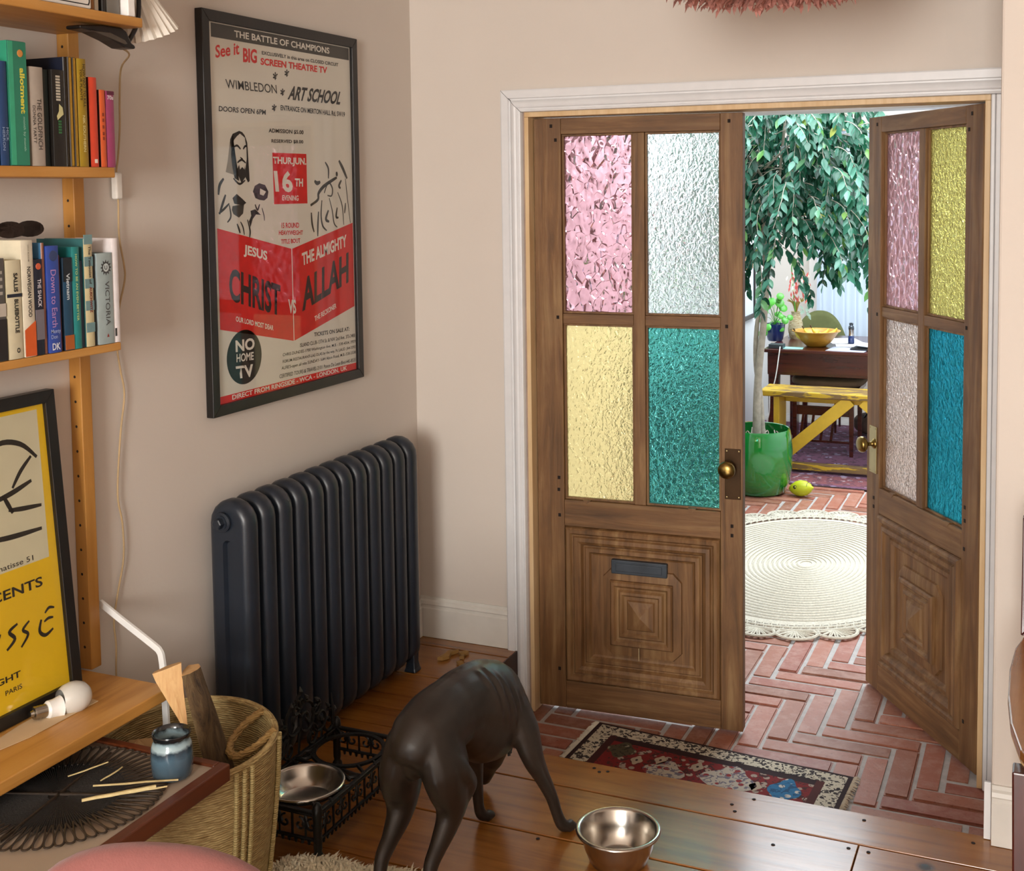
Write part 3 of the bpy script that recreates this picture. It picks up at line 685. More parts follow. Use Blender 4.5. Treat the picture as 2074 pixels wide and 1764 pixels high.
b = book('black paperback with pale moth picture on its spine', -1.7265, -1.6945, B2, 1.783, .151, .125, '#17130f')

for zz in range(9): MB().box(.1512,.1516,-1.7175,-1.7065,1.7675-zz*.0058,1.7715-zz*.0058).build('title_mark', cmat('#b8b1a0'), b)
for zz in range(5): MB().box(.1512,.1516,-1.714,-1.706,1.6555+zz*.0056,1.6592+zz*.0056).build('author_mark', cmat('#2f6b3a'), b)
MB().add([(.1517,y,z) for y,z in [(-1.711,1.715),(-1.702,1.708),(-1.700,1.694),(-1.706,1.690),(-1.716,1.682),(-1.718,1.69),(-1.712,1.70)]], [tuple(range(7))]).build('moth_picture', cmat('#c9c48f'), b)
book('tall navy hardback standing behind the moth paperback', -1.6935, -1.684, B2, 1.811, .149, .14, '#10162a', '#1a120d')
GOLD = plain('gilded_book_spine', '#d7a94a', .25, .9, var=.1)
for lab, ya in (('thin dark book with gilded spine next to the navy hardback', -1.6835), ('thin dark book with gilded spine next to the mustard book', -1.6715)):
    b = book(lab, ya, ya+.0115, B2, 1.812, .151, .135, '#2a1c10')
    MB().box(.1505,.1515,ya+.003,ya+.0085,B2+.001,1.811).build('gilt_strip', GOLD, b)
b = book('mustard yellow plant care hardback', -1.6595, -1.634, B2, 1.811, .153, .135, '#8f7418', '#9c7f1c')
spine_text(b, 'HOW NOT TO KILL', '#4a3a0c', -1.646, -1.6385, 1.80, 1.712, 1); spine_text(b, 'YOUR PLANTS', '#4a3a0c', -1.6545, -1.648, 1.79, 1.726, 1); spine_text(b, 'NIK SOUTHERN', '#d8c98a', -1.650, -1.643, 1.695, 1.62, 1)
b = book('tall vermilion paperback right of the mustard book', -1.625, -1.601, B2, 1.776, .149, .118, '#3a1410', '#d2452a')
MB().box(.1492,.1497,-1.6155,-1.6075,B2+.008,B2+.016).build('publisher_mark', cmat('#e8ddd2'), b)
book('thin dark paperback between the two orange spines', -1.6005, -1.5955, B2, 1.765, .143, .115, '#2a1814')
b = book('short orange paperback beside the magenta one', -1.5945, -1.5765, B2, 1.752, .148, .115, '#3a1a14', '#cf5b2c')
for zz in (1.70,1.688,1.674,1.66,1.65): MB().box(.1482,.1486,-1.589,-1.584,zz-.0035,zz+.0035).build('title_mark', cmat('#8a3418'), b)
b = book('short magenta paperback at the right end of the upper shelf', -1.576, -1.551, B2, 1.751, .148, .115, '#8e3a62', '#9a3f68')
text_part('spine_lettering', '70s', cmat('#d5c3cc'), b, (.1487,-1.573,1.7325), (.1487,-1.555,1.7325), (.1487,-1.573,1.7415), 2)
MB().box(.1482,.1488,-1.574,-1.553,1.743,1.7505).build('dark_sticker', cmat('#5a1a36'), b)
# lower row
B3 = 1.2145; LG = 'books on the lower shelf'
b = book('grey and black photo covered book at the left of the lower shelf', -1.905, -1.862, B3, 1.412, .150, .13, '#3a3836', '#55524e', LG, bands=((1.30,1.325,'#b8b0a4'),(B3+.001,1.295,'#211c1e')))
for zz in (1.385,1.372,1.358,1.345): MB().box(.1502,.1506,-1.886,-1.870,zz-.003,zz+.003).build('title_mark', cmat('#a39d94'), b)
b = book('pale cream crime paperback with black lettering', -1.8605, -1.8235, B3, 1.407, .151, .125, '#b9b08e', '#c9c1a4', LG, bands=((1.335,1.3415,'#1c2030'),))
spine_text(b, 'SALLIS', '#1b1a18', -1.844, -1.834, 1.382, 1.345, 2); spine_text(b, 'BLUEBOTTLE', '#1b1a18', -1.844, -1.834, 1.331, 1.265, 2); spine_text(b, 'O', '#1b1a18', -1.842, -1.834, 1.236, 1.226, 2)
b = book('white novel with orange lower spine and black title', -1.8225, -1.7925, B3, 1.444, .152, .13, '#cfc7ae', '#d3ccb8', LG)
MB().add([(.1524,y,z) for y,z in [(-1.8215,B3+.001),(-1.7935,B3+.001),(-1.7935,1.285),(-1.8215,1.268)]], [(0,1,2,3)]).build('orange_panel', cmat('#cf5a22'), b)
spine_text(b, 'NORWEGIAN WOOD', '#231f1c', -1.811, -1.802, 1.392, 1.293, 1); spine_text(b, 'HARUKI MURAKAMI', '#8a8270', -1.808, -1.804, 1.435, 1.402, 0)
b = book('dark navy paperback with orange round emblem', -1.792, -1.7695, B3, 1.405, .151, .125, '#10131d', '#141a2a', LG, bands=((1.245,1.305,'#6f6a72'),))
spine_text(b, 'THE SHACK', '#cfcbd2', -1.785, -1.776, 1.366, 1.31, 1)
MB().lathe([(.0001,.0008),(.0062,.0006),(.0066,0)], 16, (.1513,-1.781,1.391), Matrix.Rotation(PI/2,3,'Y')).build('emblem', cmat('#c4593a'), b)
book('tall paperback with sunset sky cover behind the navy one', -1.769, -1.7605, B3, 1.437, .148, .13, '#3f6f94', '#8a5a44', LG)
b = book('thick royal blue gardening book with pink lettering', -1.760, -1.7275, B3, 1.430, .153, .14, '#28408f', '#2d489c', LG)
spine_text(b, 'Down to Earth', '#b58ac0', -1.7525, -1.7385, 1.382, 1.266, 0)
text_part('spine_lettering', 'Monty\nDon', cmat('#aab8e0'), b, (.1538,-1.7565,1.243), (.1538,-1.7315,1.243), (.1538,-1.7565,1.262), 0)
text_part('spine_lettering', 'DK', cmat('#dfe4f2'), b, (.1538,-1.7545,1.220), (.1538,-1.7335,1.220), (.1538,-1.7545,1.234), 1)
MB().lathe([(.0001,.0008),(.010,.0006),(.011,0)], 16, (.1531,-1.7435,1.41), Matrix.Rotation(PI/2,3,'Y')).build('portrait_picture', cmat('#33406a'), b)
book('thin rust brown paperback beside the royal blue book', -1.727, -1.7175, B3, 1.41, .145, .125, '#4a2418', '#5c2c1c', LG)
b = book('navy and teal travel guide with orange foot', -1.717, -1.692, B3, 1.404, .151, .125, '#142a3c', '#16415c', LG, bands=((1.355,1.404,'#141c26'),(B3+.001,1.245,'#a85a24')))
spine_text(b, 'Vietnam', '#c9d4da', -1.7095, -1.700, 1.372, 1.318, 1)
b = book('teal paperback with small pale title', -1.6915, -1.6695, B3, 1.425, .151, .125, '#146060', '#1f7f7e', LG)
spine_text(b, 'HOW TO BE AN EVEN BETTER', '#b5cf8a', -1.684, -1.678, 1.41, 1.272, 1)
book('slim dark indigo paperback right of the teal one', -1.669, -1.6575, B3, 1.395, .146, .125, '#1a2030', '#242c40', LG)
b = book('tall paperback with cream and teal striped spine', -1.657, -1.632, B3, 1.440, .150, .13, '#2f5f60', '#c9bd94', LG, bands=tuple((B3+.03+i*.046, B3+.05+i*.046, '#6f8f92') for i in range(5)))
spine_text(b, 'The Tattooist of', '#2a2620', -1.6455, -1.6385, 1.425, 1.345, 1); spine_text(b, 'AUSCHWITZ', '#7a2a22', -1.6455, -1.6385, 1.34, 1.285, 2)
book('very thin black book beside the pale blue-grey volume', -1.6315, -1.6235, B3, 1.406, .147, .125, '#0d0c0c', None, LG)
b = book('thick pale blue-grey volume with star emblem', -1.623, -1.577, B3, 1.408, .152, .13, '#8f9ea0', '#9aa9aa', LG)
spine_text(b, 'VICTORIA', '#4a4a4a', -1.603, -1.5905, 1.348, 1.254, 0)
st = []
for k in range(24): r = .0165 if k % 2 == 0 else .0105; st.append((.1524, -1.5985+r*math.cos(k*PI/12), 1.377+r*1.05*math.sin(k*PI/12)))
em = MB().add(st, [tuple(range(24))]).build('star_emblem', cmat('#3c3c3c'), b)
MB().add([(.1526, -1.5985+.0085*math.cos(k*PI/8), 1.377+.009*math.sin(k*PI/8)) for k in range(16)], [tuple(range(16))]).build('emblem_disc', cmat('#b9c4c4'), em)
text_part('emblem_mark', 'U', cmat('#3c3c3c'), em, (.1528,-1.603,1.3725), (.1528,-1.5945,1.3725), (.1528,-1.603,1.3815), 1)
MB().add([(.1526,y,z) for y,z in [(-1.602,1.229),(-1.595,1.229),(-1.5985,1.237)]], [(0,1,2)]).build('red_triangle', cmat('#8a3026'), b)
b = book('tall plain white book at the right end of the lower shelf', -1.5765, -1.557, B3, 1.438, .150, .14, '#ded7d6', '#e6e2e4', LG)
MB().box(.1502,.1507,-1.575,-1.570,1.228,1.245).build('barcode_mark', cmat('#3a3a3a'), b)
# dark folded sunglasses lying across the lower row
gl = thing('sunglasses', 'dark brown sunglasses lying on top of the lower row of books', 'sunglasses', (.10,-1.765,1.4455))
LENS = plain('brown_tinted_lens', '#2a1c16', .15, var=.1, coat=.5)
for yy, xx in ((-1.80,.10),(-1.735,.085)):
    MB().loft([[(xx+.020*s*math.cos(a)*.55, yy+.027*s*math.cos(a), 1.463+h+.016*s*math.sin(a)) for a in [2*PI*k/18 for k in range(18)]] for s, h in ((1,0),(.98,.002),(.6,.006),(.05,.0075))]).build('lens', LENS, gl, smooth=60)
MB().tube(bez([(.105,-1.775,1.464),(.10,-1.767,1.468),(.095,-1.761,1.464)],5), .0025, 8).build('bridge', LENS, gl, smooth=True)
MB().tube(bez([(.09,-1.710,1.462),(.06,-1.710,1.455),(.03,-1.715,1.448)],5), .0022, 8).build('temple', LENS, gl, smooth=True)
MB().tube(bez([(.09,-1.825,1.462),(.06,-1.827,1.455),(.03,-1.823,1.449)],5), .0022, 8).build('temple', LENS, gl, smooth=True)
# things on the top shelf
T1 = 1.8995
tb = thing('storage_box', 'white box with a black line border on the top shelf', 'box', (.15,-1.78,T1))
MB().box(.05,.235,-1.885,-1.70,T1,T1+.09).build('body', plain('white_card_box', '#cfcac2', .7), tb, bevel=.003)
MB().prism([(-1.88,T1+.006),(-1.708,T1+.006),(-1.705,T1+.012),(-1.705,T1+.085),(-1.7075,T1+.085),(-1.7075,T1+.0125),(-1.71,T1+.008),(-1.88,T1+.008)], .2352, .2356, lambda u,v,d: (d,u,v)).build('border_line', M['ink'], tb)
for lab, ya, c, d in (('slim white book next to the box on the top shelf', -1.698, '#b5aa98', .10), ('slim honey brown book on the top shelf', -1.686, '#8a5a22', .10), ('slim cream book on the top shelf', -1.674, '#b8ad98', .09), ('slim black book on the top shelf', -1.655, '#1c1a18', .10), ('thick grey book on the top shelf', -1.640, '#6f6a62', .12)):
    wdt = .018 if 'thick' not in lab else .035
    book(lab, ya, ya+(.011 if 'thick' not in lab else .036), T1, T1+.2, .22, d, c, None, 'books on the top shelf')
mg = thing('white_magazine_file', 'bright white upright file at the right end of the top shelf', 'file', (.16,-1.58,T1))
MB().box(.08,.236,-1.598,-1.5775,T1,T1+.25).build('body', plain('white_file_card', '#e9e7e3', .6), mg, bevel=.002)
# clip lamp with pleated shade, cord and switch
cl = thing('clip_lamp', 'clip-on lamp with pleated white shade clamped under the top shelf', 'lamp', (.2,-1.57,1.84))
BLK = plain('black_clip_plastic', '#15100f', .35)
MB().prism([(-1.70,1.871),(-1.64,1.8775),(-1.585,1.8785),(-1.57,1.872),(-1.556,1.850),(-1.545,1.845),(-1.545,1.838),(-1.575,1.838),(-1.61,1.85),(-1.66,1.862),(-1.70,1.864)], .165, .205, lambda u,v,d: (d,u,v)).build('clip_jaw', BLK, cl, bevel=.003)
MB().prism([(-1.675,1.8625),(-1.62,1.864),(-1.58,1.853),(-1.572,1.846),(-1.58,1.844),(-1.62,1.8525)], .2055, .2085, lambda u,v,d: (d,u,v)).build('clip_spring', plain('grey_steel_spring', '#6f6962', .3, .9), cl, bevel=.001)
MB().tube(bez([(.19,-1.553,1.85),(.20,-1.53,1.90),(.19,-1.515,1.98),(.155,-1.49,1.985)],6), .005, 10).build('stem', BLK, cl, smooth=True)
plt = MB(); NP = 44
def pleat(k, r, z):
    a = 2*PI*k/NP; rr = r*(1.0 if k % 2 else .88); v = Matrix.Rotation(math.radians(24),3,'X') @ Vector((rr*math.cos(a), rr*math.sin(a), z)); return (.155+v.x, -1.448+v.y, 1.882+v.z)
secs = [[pleat(k, r, z) for k in range(NP)] for r, z in ((.030,.10),(.068,0))]
plt.loft(secs, True, False)
so = plt.build('shade', plain('pleated_white_paper_shade', '#ded8cd', .8, var=.02), cl); so.modifiers.new('solid', 'SOLIDIFY').thickness = .0012
cd = thing('lamp_cord', 'pale beige lamp cord hanging down the left wall with inline switch', 'cord', (.02,-1.41,.45))
CORD = plain('beige_cord', '#b59a72', .6)
cp = [(.185,-1.568,1.84),(.12,-1.47,1.838),(.02,-1.387,1.82),(.012,-1.386,1.751),(.012,-1.389,1.683),(.012,-1.398,1.615),(.012,-1.405,1.58),(.012,-1.402,1.513),(.012,-1.403,1.433),(.014,-1.392,1.364),(.014,-1.393,1.329),(.012,-1.413,1.262),(.010,-1.42,1.183),(.010,-1.412,1.124),(.010,-1.402,1.065),(.010,-1.419,.975),(.010,-1.435,.839),(.010,-1.423,.766),(.010,-1.423,.684),(.010,-1.445,.609),(.010,-1.461,.544),(.010,-1.457,.484),(.012,-1.462,.40),(.012,-1.45,.2),(.03,-1.44,.004)]
MB().tube(bez(cp,5), .0022, 6).build('cable', CORD, cd, smooth=True)
MB().box(.005,.023,-1.4175,-1.3965,1.520,1.582).build('inline_switch', plain('white_switch_plastic', '#e4e0d8', .35), cd, bevel=.005, seg=3)
# ------------------------------------------------------------------ things on the lowest shelf
S4 = .4685
yf = thing('framed_print', 'black framed yellow exhibition print leaning on the lowest shelf', 'picture', (.075,-2.0,S4))
k_ = .05/.645
def yp(y, z, o=0): return (.0365+(1.12-z)*k_+o, y, z)
YR, YLf, ZB, ZT = -1.650, -2.15, S4+.002, 1.12; fw = .026
def ybar(q): return MB().prism(q, -.012, .010, lambda u,v,e: yp(u,v,e)).build('frame_bar', M['black_frame'], yf, bevel=.001)
ybar([(YR,ZB),(YR,ZT),(YR-fw,ZT-fw),(YR-fw,ZB+fw)]); ybar([(YLf,ZB),(YLf+fw,ZB+fw),(YLf+fw,ZT-fw),(YLf,ZT)])
ybar([(YR,ZT),(YLf,ZT),(YLf+fw,ZT-fw),(YR-fw,ZT-fw)]); ybar([(YR,ZB),(YR-fw,ZB+fw),(YLf+fw,ZB+fw),(YLf,ZB)])
YEL = plain('mustard_yellow_print', '#dcb40c', .7, var=.05, vscale=4)
pp = MB().prism([(YR-fw,ZB+fw),(YR-fw,ZT-fw),(YLf+fw,ZT-fw),(YLf+fw,ZB+fw)], -.004, .0, lambda u,v,e: yp(u,v,e)).build('print', YEL, yf)
MB().prism([(YR-fw,ZB+fw),(YR-fw,ZT-fw),(YLf+fw,ZT-fw),(YLf+fw,ZB+fw)], .0035, .0055, lambda u,v,e: yp(u,v,e)).build('glass', M['pane'], yf)
def yflat(nm, poly, mat, o=.0003): return MB().add([yp(a,b,o) for a,b in poly], [tuple(range(len(poly)))]).build(nm, mat, pp, recalc=False)
yflat('cream_panel', [(-1.693,1.083),(-2.08,1.083),(-2.08,.772),(-1.698,.772)], plain('cream_print_panel', '#c9c3a4', .75, var=.03))
BR_ = plain('print_brown_black', '#241c12', .7)
for pts, wd in (([(-1.86,1.00),(-1.80,1.03),(-1.745,1.02),(-1.705,.985)],.011),([(-1.72,.99),(-1.75,.965),(-1.775,.935)],.009),([(-1.84,.915),(-1.78,.925),(-1.725,.94)],.011),([(-1.80,.925),(-1.79,.905),(-1.78,.885)],.010),([(-1.79,.893),(-1.755,.888),(-1.705,.884)],.010),([(-1.86,.845),(-1.79,.838),(-1.71,.836)],.011)):
    stroke('brush_stroke', pts, wd, BR_, pp, mapf=lambda v: yp(v.y, v.z, .0006))
def ytext(txt, BL, BR, TL, bold): text_part('lettering', txt, BR_, pp, yp(*BL,.0006), yp(*BR,.0006), yp(*TL,.0006), bold)
ytext('RECENTS', (-1.905,.7175), (-1.722,.7175), (-1.905,.738), 1)
ytext('EGHT', (-1.876,.555), (-1.80,.555), (-1.876,.568), 1); ytext('PARIS', (-1.842,.5305), (-1.80,.5305), (-1.842,.5405), 0); ytext('matisse 51', (-1.835,.7765), (-1.74,.7765), (-1.835,.7875), 0)
for pts, wd in (([(-1.828,.618),(-1.806,.634),(-1.818,.652),(-1.796,.662)],.008),([(-1.792,.612),(-1.772,.632),(-1.784,.645),(-1.766,.658)],.007),([(-1.735,.650),(-1.742,.628),(-1.728,.615),(-1.706,.622)],.008),([(-1.728,.643),(-1.716,.647),(-1.703,.645)],.006),([(-1.724,.660),(-1.712,.668),(-1.698,.664)],.006),([(-1.86,.63),(-1.85,.64),(-1.84,.655)],.007)):
    stroke('brush_letter', pts, wd, BR_, pp, mapf=lambda v: yp(v.y, v.z, .0006))
cdp = MB().prism([(.168,-1.682),(.098,-1.672),(.105,-1.83),(.12,-1.93),(.155,-1.925),(.166,-1.862)], S4+.0003, S4+.0016, lambda u,v,e: (u,v,e)).build('paper_card', plain('beige_card', '#c2a682', .8, var=.1, vscale=10))
tag(cdp, 'beige card lying on the lowest shelf under the light bulb', 'card')
MB().prism([(.150,-1.693),(.143,-1.694),(.147,-1.735),(.154,-1.735)], S4+.0017, S4+.0019, lambda u,v,e: (u,v,e)).build('print_smudge', plain('card_print', '#8f7a5c', .8), cdp)
lb = thing('light_bulb', 'white light bulb lying on the beige card', 'bulb', (.1,-1.755,S4+.002))
ax_ = Vector((.03,.085,-.006)).normalized()
rm = Matrix((ax_.orthogonal().normalized(), ax_.cross(ax_.orthogonal().normalized()), ax_)).transposed()
c0 = Vector((.118,-1.812,S4+.0185))
MB().lathe([(.015,.030),(.018,.034),(.0185,.046),(.0215,.058),(.0225,.060)], 24, c0, rm, True, True).build('collar', plain('white_bulb_collar', '#e6e4e0', .35), lb, smooth=30)
MB().lathe([(.0225,.060),(.029,.070),(.0325,.084),(.0325,.096),(.028,.110),(.018,.120),(.008,.1245),(.0003,.125)], 28, c0+Vector((0,0,.012)), rm).build('globe', plain('frosted_bulb_glass', '#c9c6bf', .25, var=.02, coat=.4), lb, smooth=60)
MB().lathe([(.0004,-.004),(.005,-.003),(.007,.003)]+[(.0125+(.0012 if i % 2 else 0), .004+i*.0032) for i in range(8)]+[(.013,.030)], 20, c0, rm).build('screw_cap', plain('bulb_screw_metal', '#b5b0a6', .25, 1), lb, smooth=50)
# ------------------------------------------------------------------ low table, mat, jar, kindling
TZ = .40
tbl = thing('side_table', 'low teak-framed table with beige top at the lower left', 'table', (.26,-2.08,0))
TEAK = wood('red_brown_teak', '#4a2210', '#6e3518', 'y', 1, .4, bump=.1)
BEI = plain('beige_table_panel', '#9c8a78', .5, var=.05, vscale=5)
X0, X1, YA, YB = .03, .515, -2.46, -1.695
MB().box(X0+.02,X1-.024,YA+.02,YB-.02,TZ-.022,TZ-.002).build('top_panel', BEI, tbl)
MB().box(X1-.024,X1,YA,YB,TZ-.032,TZ+.003).build('edge_rail', TEAK, tbl, bevel=.003); MB().box(X0,X0+.02,YA,YB,TZ-.032,TZ+.003).build('edge_rail', TEAK, tbl, bevel=.003)
MB().box(X0+.02,X1-.024,YB-.02,YB,TZ-.032,TZ+.003).build('edge_rail', TEAK, tbl, bevel=.003); MB().box(X0+.02,X1-.024,YA,YA+.02,TZ-.032,TZ+.003).build('edge_rail', TEAK, tbl, bevel=.003)
for x in (X0+.015, X1-.02):
    for y in (YA+.02, -2.06):
        MB().loft([[(x+a*r,y+c*r,z) for a,c in ((-1,-1),(1,-1),(1,1),(-1,1))] for z, r in ((0,.010),(TZ-.033,.016))]).build('leg', TEAK, tbl, bevel=.003)
MB().box(X0+.02,X1-.024,-2.19,-2.187,TZ-.002,TZ-.0012).build('panel_joint', M['dark_gap'], tbl)
mt = thing('woven_mat', 'round dark cane mat with a rim of long loops on the low table', 'mat', (.291,-1.916,TZ-.001), None)
CANE = plain('dark_woven_cane', '#2c1f12', .6, var=.25, vscale=120)
CANE2 = plain('dark_cane_centre', '#16100a', .75, var=.3, vscale=160, bump=.6, bscale=220)
lp_ = bez([(.118,0,.0035),(.150,.0055,.004),(.175,.0083,.004),(.190,.0060,.0038),(.1945,0,.0036),(.190,-.0060,.0038),(.175,-.0083,.004),(.150,-.0055,.004),(.118,0,.0035)], 3)
l0 = MB().tube(lp_, .0021, 5).build('loop', CANE, mt, smooth=True, local=True)
NL = 64
for k in range(1, NL): copy_part(l0, mt, rot=(0,0,2*PI*k/NL))
dsk = MB()
for k in range(168):
    a = 2*PI*k/168; dsk.tube([(.02*math.cos(a),.02*math.sin(a),.002),(.135*math.cos(a),.135*math.sin(a),.003)], .0016, 4)
dsk.lathe([(.0001,.0016),(.130,.0016)], 40, (0,0,0))
dc = dsk.build('woven_centre', CANE2, mt, local=True)
for a in (.35, 1.75): MB().beam((-.17*math.cos(a),-.17*math.sin(a),.0045), (.17*math.cos(a),.17*math.sin(a),.0045), .004, .004).build('cross_stay', CANE, mt, local=True)
jar = thing('glazed_jar', 'small blue-grey glazed stoneware jar with dark rim on the low table', 'jar', (.437,-1.772,TZ+.003))
def jar_mat():
    t = NT('blue_grey_glaze'); vec = t.coord(); sp = t.n('SeparateXYZ'); t.l(vec, sp.inputs[0])
    f = t.noise(vec, 45, 4); ad = t.n('Math', operation='MULTIPLY_ADD'); ad.inputs[1].default_value = .02; t.l(f, ad.inputs[0]); t.l(sp.outputs[2], ad.inputs[2])
    r = t.n('MapRange'); r.inputs[1].default_value = .40; r.inputs[2].default_value = .51; t.l(ad.outputs[0], r.inputs[0])
    t.l(t.ramp(r.outputs[0], [(.1, H('#38444c')), (.5, H('#4a6272')), (.62, H('#2a3844')), (.68, H('#9fb4ba')), (.76, H('#8aa0a8')), (.82, H('#17191c'))]), t.b.inputs['Base Color'])
    t.set(Roughness=.18); t.b.inputs['Coat Weight'].default_value = .4; return t.m
MB().lathe([(.0003,.0),(.036,.0),(.0385,.006),(.040,.03),(.0395,.055),(.036,.066),(.0335,.070),(.0355,.078),(.0375,.083),(.0365,.0855),(.0335,.083),(.030,.072),(.035,.06),(.036,.02),(.0003,.008)], 32, (.437,-1.772,TZ+.003)).build('body', jar_mat(), jar, smooth=60)
KIND = wood('pale_split_kindling', '#b7a06c', '#dac894', 'x', 2, .7)
kl = [('long pale kindling stick with a thin tail lying across the mat', (.335,-1.875),(.475,-1.80),.0055), ('broad pale kindling splinter nearest the pink cushion', (.365,-1.935),(.46,-1.845),.0095), ('short thin splinter standing out towards the jar', (.335,-1.855),(.338,-1.80),.004), ('thin pale splinter alone at the left of the mat', (.262,-1.865),(.298,-1.795),.004), ('slim kindling stick under the crossing splinters', (.40,-1.895),(.478,-1.835),.005)]
for i, (lab, a, b2, wd) in enumerate(kl):
    z = TZ+.009+(.006 if i in (1,) else 0)+(.0035 if i == 4 else 0)
    va, vb = Vector((a[0],a[1],z)), Vector((b2[0],b2[1],z+.003)); d = (vb-va); n = Vector((-d.y,d.x,0)).normalized()
    sec = []
    for k in range(6):
        f = k/5; c = va+d*f+n*random.uniform(-.0015,.0015); ww = wd*(.5+.5*math.sin(PI*(.12+.8*f)))*.5
        sec.append([c-n*ww+Vector((0,0,-wd*.2)), c+n*ww*.9+Vector((0,0,-wd*.2)), c+n*ww*.4+Vector((0,0,wd*.22)), c-n*ww*.5+Vector((0,0,wd*.2))])
    o = MB().loft(sec).build('kindling_stick', KIND); tag(o, lab, 'stick', 'kindling on the mat')
# ------------------------------------------------------------------ basket with logs
bk = thing('seagrass_basket', 'tall woven seagrass basket holding firewood beside the dog bowls', 'basket', (.295,-1.565,0))
def weave(name, c1, c2):
    t = NT(name); tc = t.n('TexCoord'); sp = t.n('SeparateXYZ'); t.l(tc.outputs['Object'], sp.inputs[0])
    vec = t.coord((30,30,230)); f = t.noise(vec, 1.4, 3, .6, .6)
    w2 = t.n('TexWave', wave_type='BANDS', bands_direction='Z'); w2.inputs['Scale'].default_value = 62; w2.inputs['Distortion'].default_value = 4; w2.inputs['Detail'].default_value = 2
    t.l(t.coord((1,1,1)), w2.inputs['Vector'])
    col = t.ramp(f, [(.3, H(c1)), (.72, H(c2))]); t.l(col, t.b.inputs['Base Color']); t.set(Roughness=.75)
    m = t.n('Math', operation='ADD'); t.l(f, m.inputs[0]); t.l(w2.outputs['Fac'], m.inputs[1]); t.bump(m.outputs[0], .5, .004); return t.m
SEA = weave('woven_seagrass', '#7d6236', '#c2aa74')
def bas(th, f, ins=0):
    r = (.158+.036*math.sin(f*1.35)-ins)*(1+.012*math.sin(3*th+1)); z = f*(.350+.014*math.sin(th))
    return (.295+r*math.cos(th), -1.565+r*math.sin(th), z)
b = MB(); n = 48; rows = 22
b.loft([[bas(2*PI*k/n, j/rows) for k in range(n)] for j in range(rows+1)]+[[bas(2*PI*k/n, 1-j/rows*.98, .010) for k in range(n)] for j in range(rows+1)], True, True)
b.build('body', SEA, bk, smooth=60)
rim = MB().tube([Vector(bas(2*PI*k/n, 1.0, .005))+Vector((0,0,.002)) for k in range(n)], .008, 8, closed=True).build('rim', SEA, bk, smooth=True)
strap = MB()
for th in (-.35, -.25, -.15, .45, .55): strap.tube([Vector(bas(th, f))+Vector((math.cos(th)*.004, math.sin(th)*.004, 0)) for f in [i/14 for i in range(15)]], .0052, 6)
strap.build('braided_rib', weave('pale_braid', '#a08a54', '#cdbb84'), bk, smooth=True)
ROPE = weave('twisted_rope', '#7a5a2c', '#a98850')
h1 = MB(); cps = bez([(.378,-1.405,.368),(.362,-1.45,.352),(.376,-1.52,.338),(.412,-1.548,.332),(.442,-1.52,.345),(.458,-1.472,.366)],8)
tw = []
for i, pnt in enumerate(cps): tw.append(.0088+.0016*math.sin(i*2.4))
h1.tube(cps, tw, 8).build('rope_handle', ROPE, bk, smooth=True)
def bark_mat():
    t = NT('rough_bark'); vec = t.coord((26,26,5)); f = t.noise(vec, 1.6, 6, .7, 1.0)
    t.l(t.ramp(f, [(.3, H('#2e2114')), (.5, H('#5a452c')), (.75, H('#7d6a48'))]), t.b.inputs['Base Color']); t.set(Roughness=.9); t.bump(f, 1.0, .012); return t.m
BARK = bark_mat()
CUT = wood('pale_split_heartwood', '#b98450', '#d8b27c', 'z', 1.5, .7, c3='#c9986a')
def split_log(label, a, b2, r0, r1, face, group='firewood in the basket', cutw=None):
    """half-round log: bark behind, flat split face turned towards 'face'"""
    t = thing('log', label, 'log', b2, group); a, b2 = Vector(a), Vector(b2); d = (a-b2).normalized()
    f = Vector(face); f = (f-d*f.dot(d)).normalized(); s = d.cross(f)
    n = 12; secs = []; face_pts = []
    for k in range(9):
        u = k/8; c = b2+(a-b2)*u; r = r0+(r1-r0)*u
        ring = []
        for j in range(n+1):
            th = PI*j/n; rr = r*(1+random.uniform(-.05,.05)); ring.append(c + s*rr*math.cos(th) - f*rr*math.sin(th)*1.0)
        secs.append(ring)
    MB().loft(secs, False, False).add(secs[0], [tuple(range(n+1))]).build('bark', BARK, t, smooth=50)
    q = MB(); L = [x[0] for x in secs]; Rr = [x[-1] for x in secs]
    q.loft([[l, (l+r)/2+f*.006, r] for l, r in zip(L, Rr)], False, False)
    q.add(secs[-1]+[(L[-1]+Rr[-1])/2+f*.006], [tuple(range(n+2))])
    q.build('split_face', CUT, t, smooth=30)
    return t
wedge = split_log('pale wedge', (.282,-1.602,.526), (.327,-1.598,.395), .003, .031, (.75,-1,.15))
big = split_log('stout bark covered split log with pale wedge face sticking up out of the basket', (.300,-1.565,.510), (.385,-1.530,.12), .054, .032, (-.6,-.3,.4))
for ch in list(wedge.children):
    ch.parent = big; ch.matrix_parent_inverse = wm(big).inverted()
bpy.data.objects.remove(wedge)
split_log('mossy log end lying low in the basket', (.20,-1.64,.345), (.30,-1.60,.25), .034, .036, (.6,-.4,.8))
split_log('short dark log buried at the left of the basket', (.17,-1.55,.33), (.23,-1.62,.22), .032, .034, (.5,-.2,.9))
split_log('small knotty log at the bottom of the basket', (.30,-1.47,.24), (.24,-1.58,.14), .036, .036, (.6,-.4,.8))
wb = thing('bent_metal_bar', 'white bent metal bar standing up behind the logs', 'bar', (.19,-1.525,0))
WH = plain('white_powder_coat', '#e8e8e6', .4, var=.02)
pth = [(-.0,-1.512,.625),(.165,-1.5,.522),(.178,-1.5,.508),(.181,-1.5,.49),(.185,-1.5,.36),(.19,-1.5,.22)]
wpts = bez([(.012,-1.505,.604),(.08,-1.503,.566),(.158,-1.5,.523),(.175,-1.5,.511),(.181,-1.5,.493),(.185,-1.5,.44),(.19,-1.5,.25)],5)
bar = MB(); secs = []
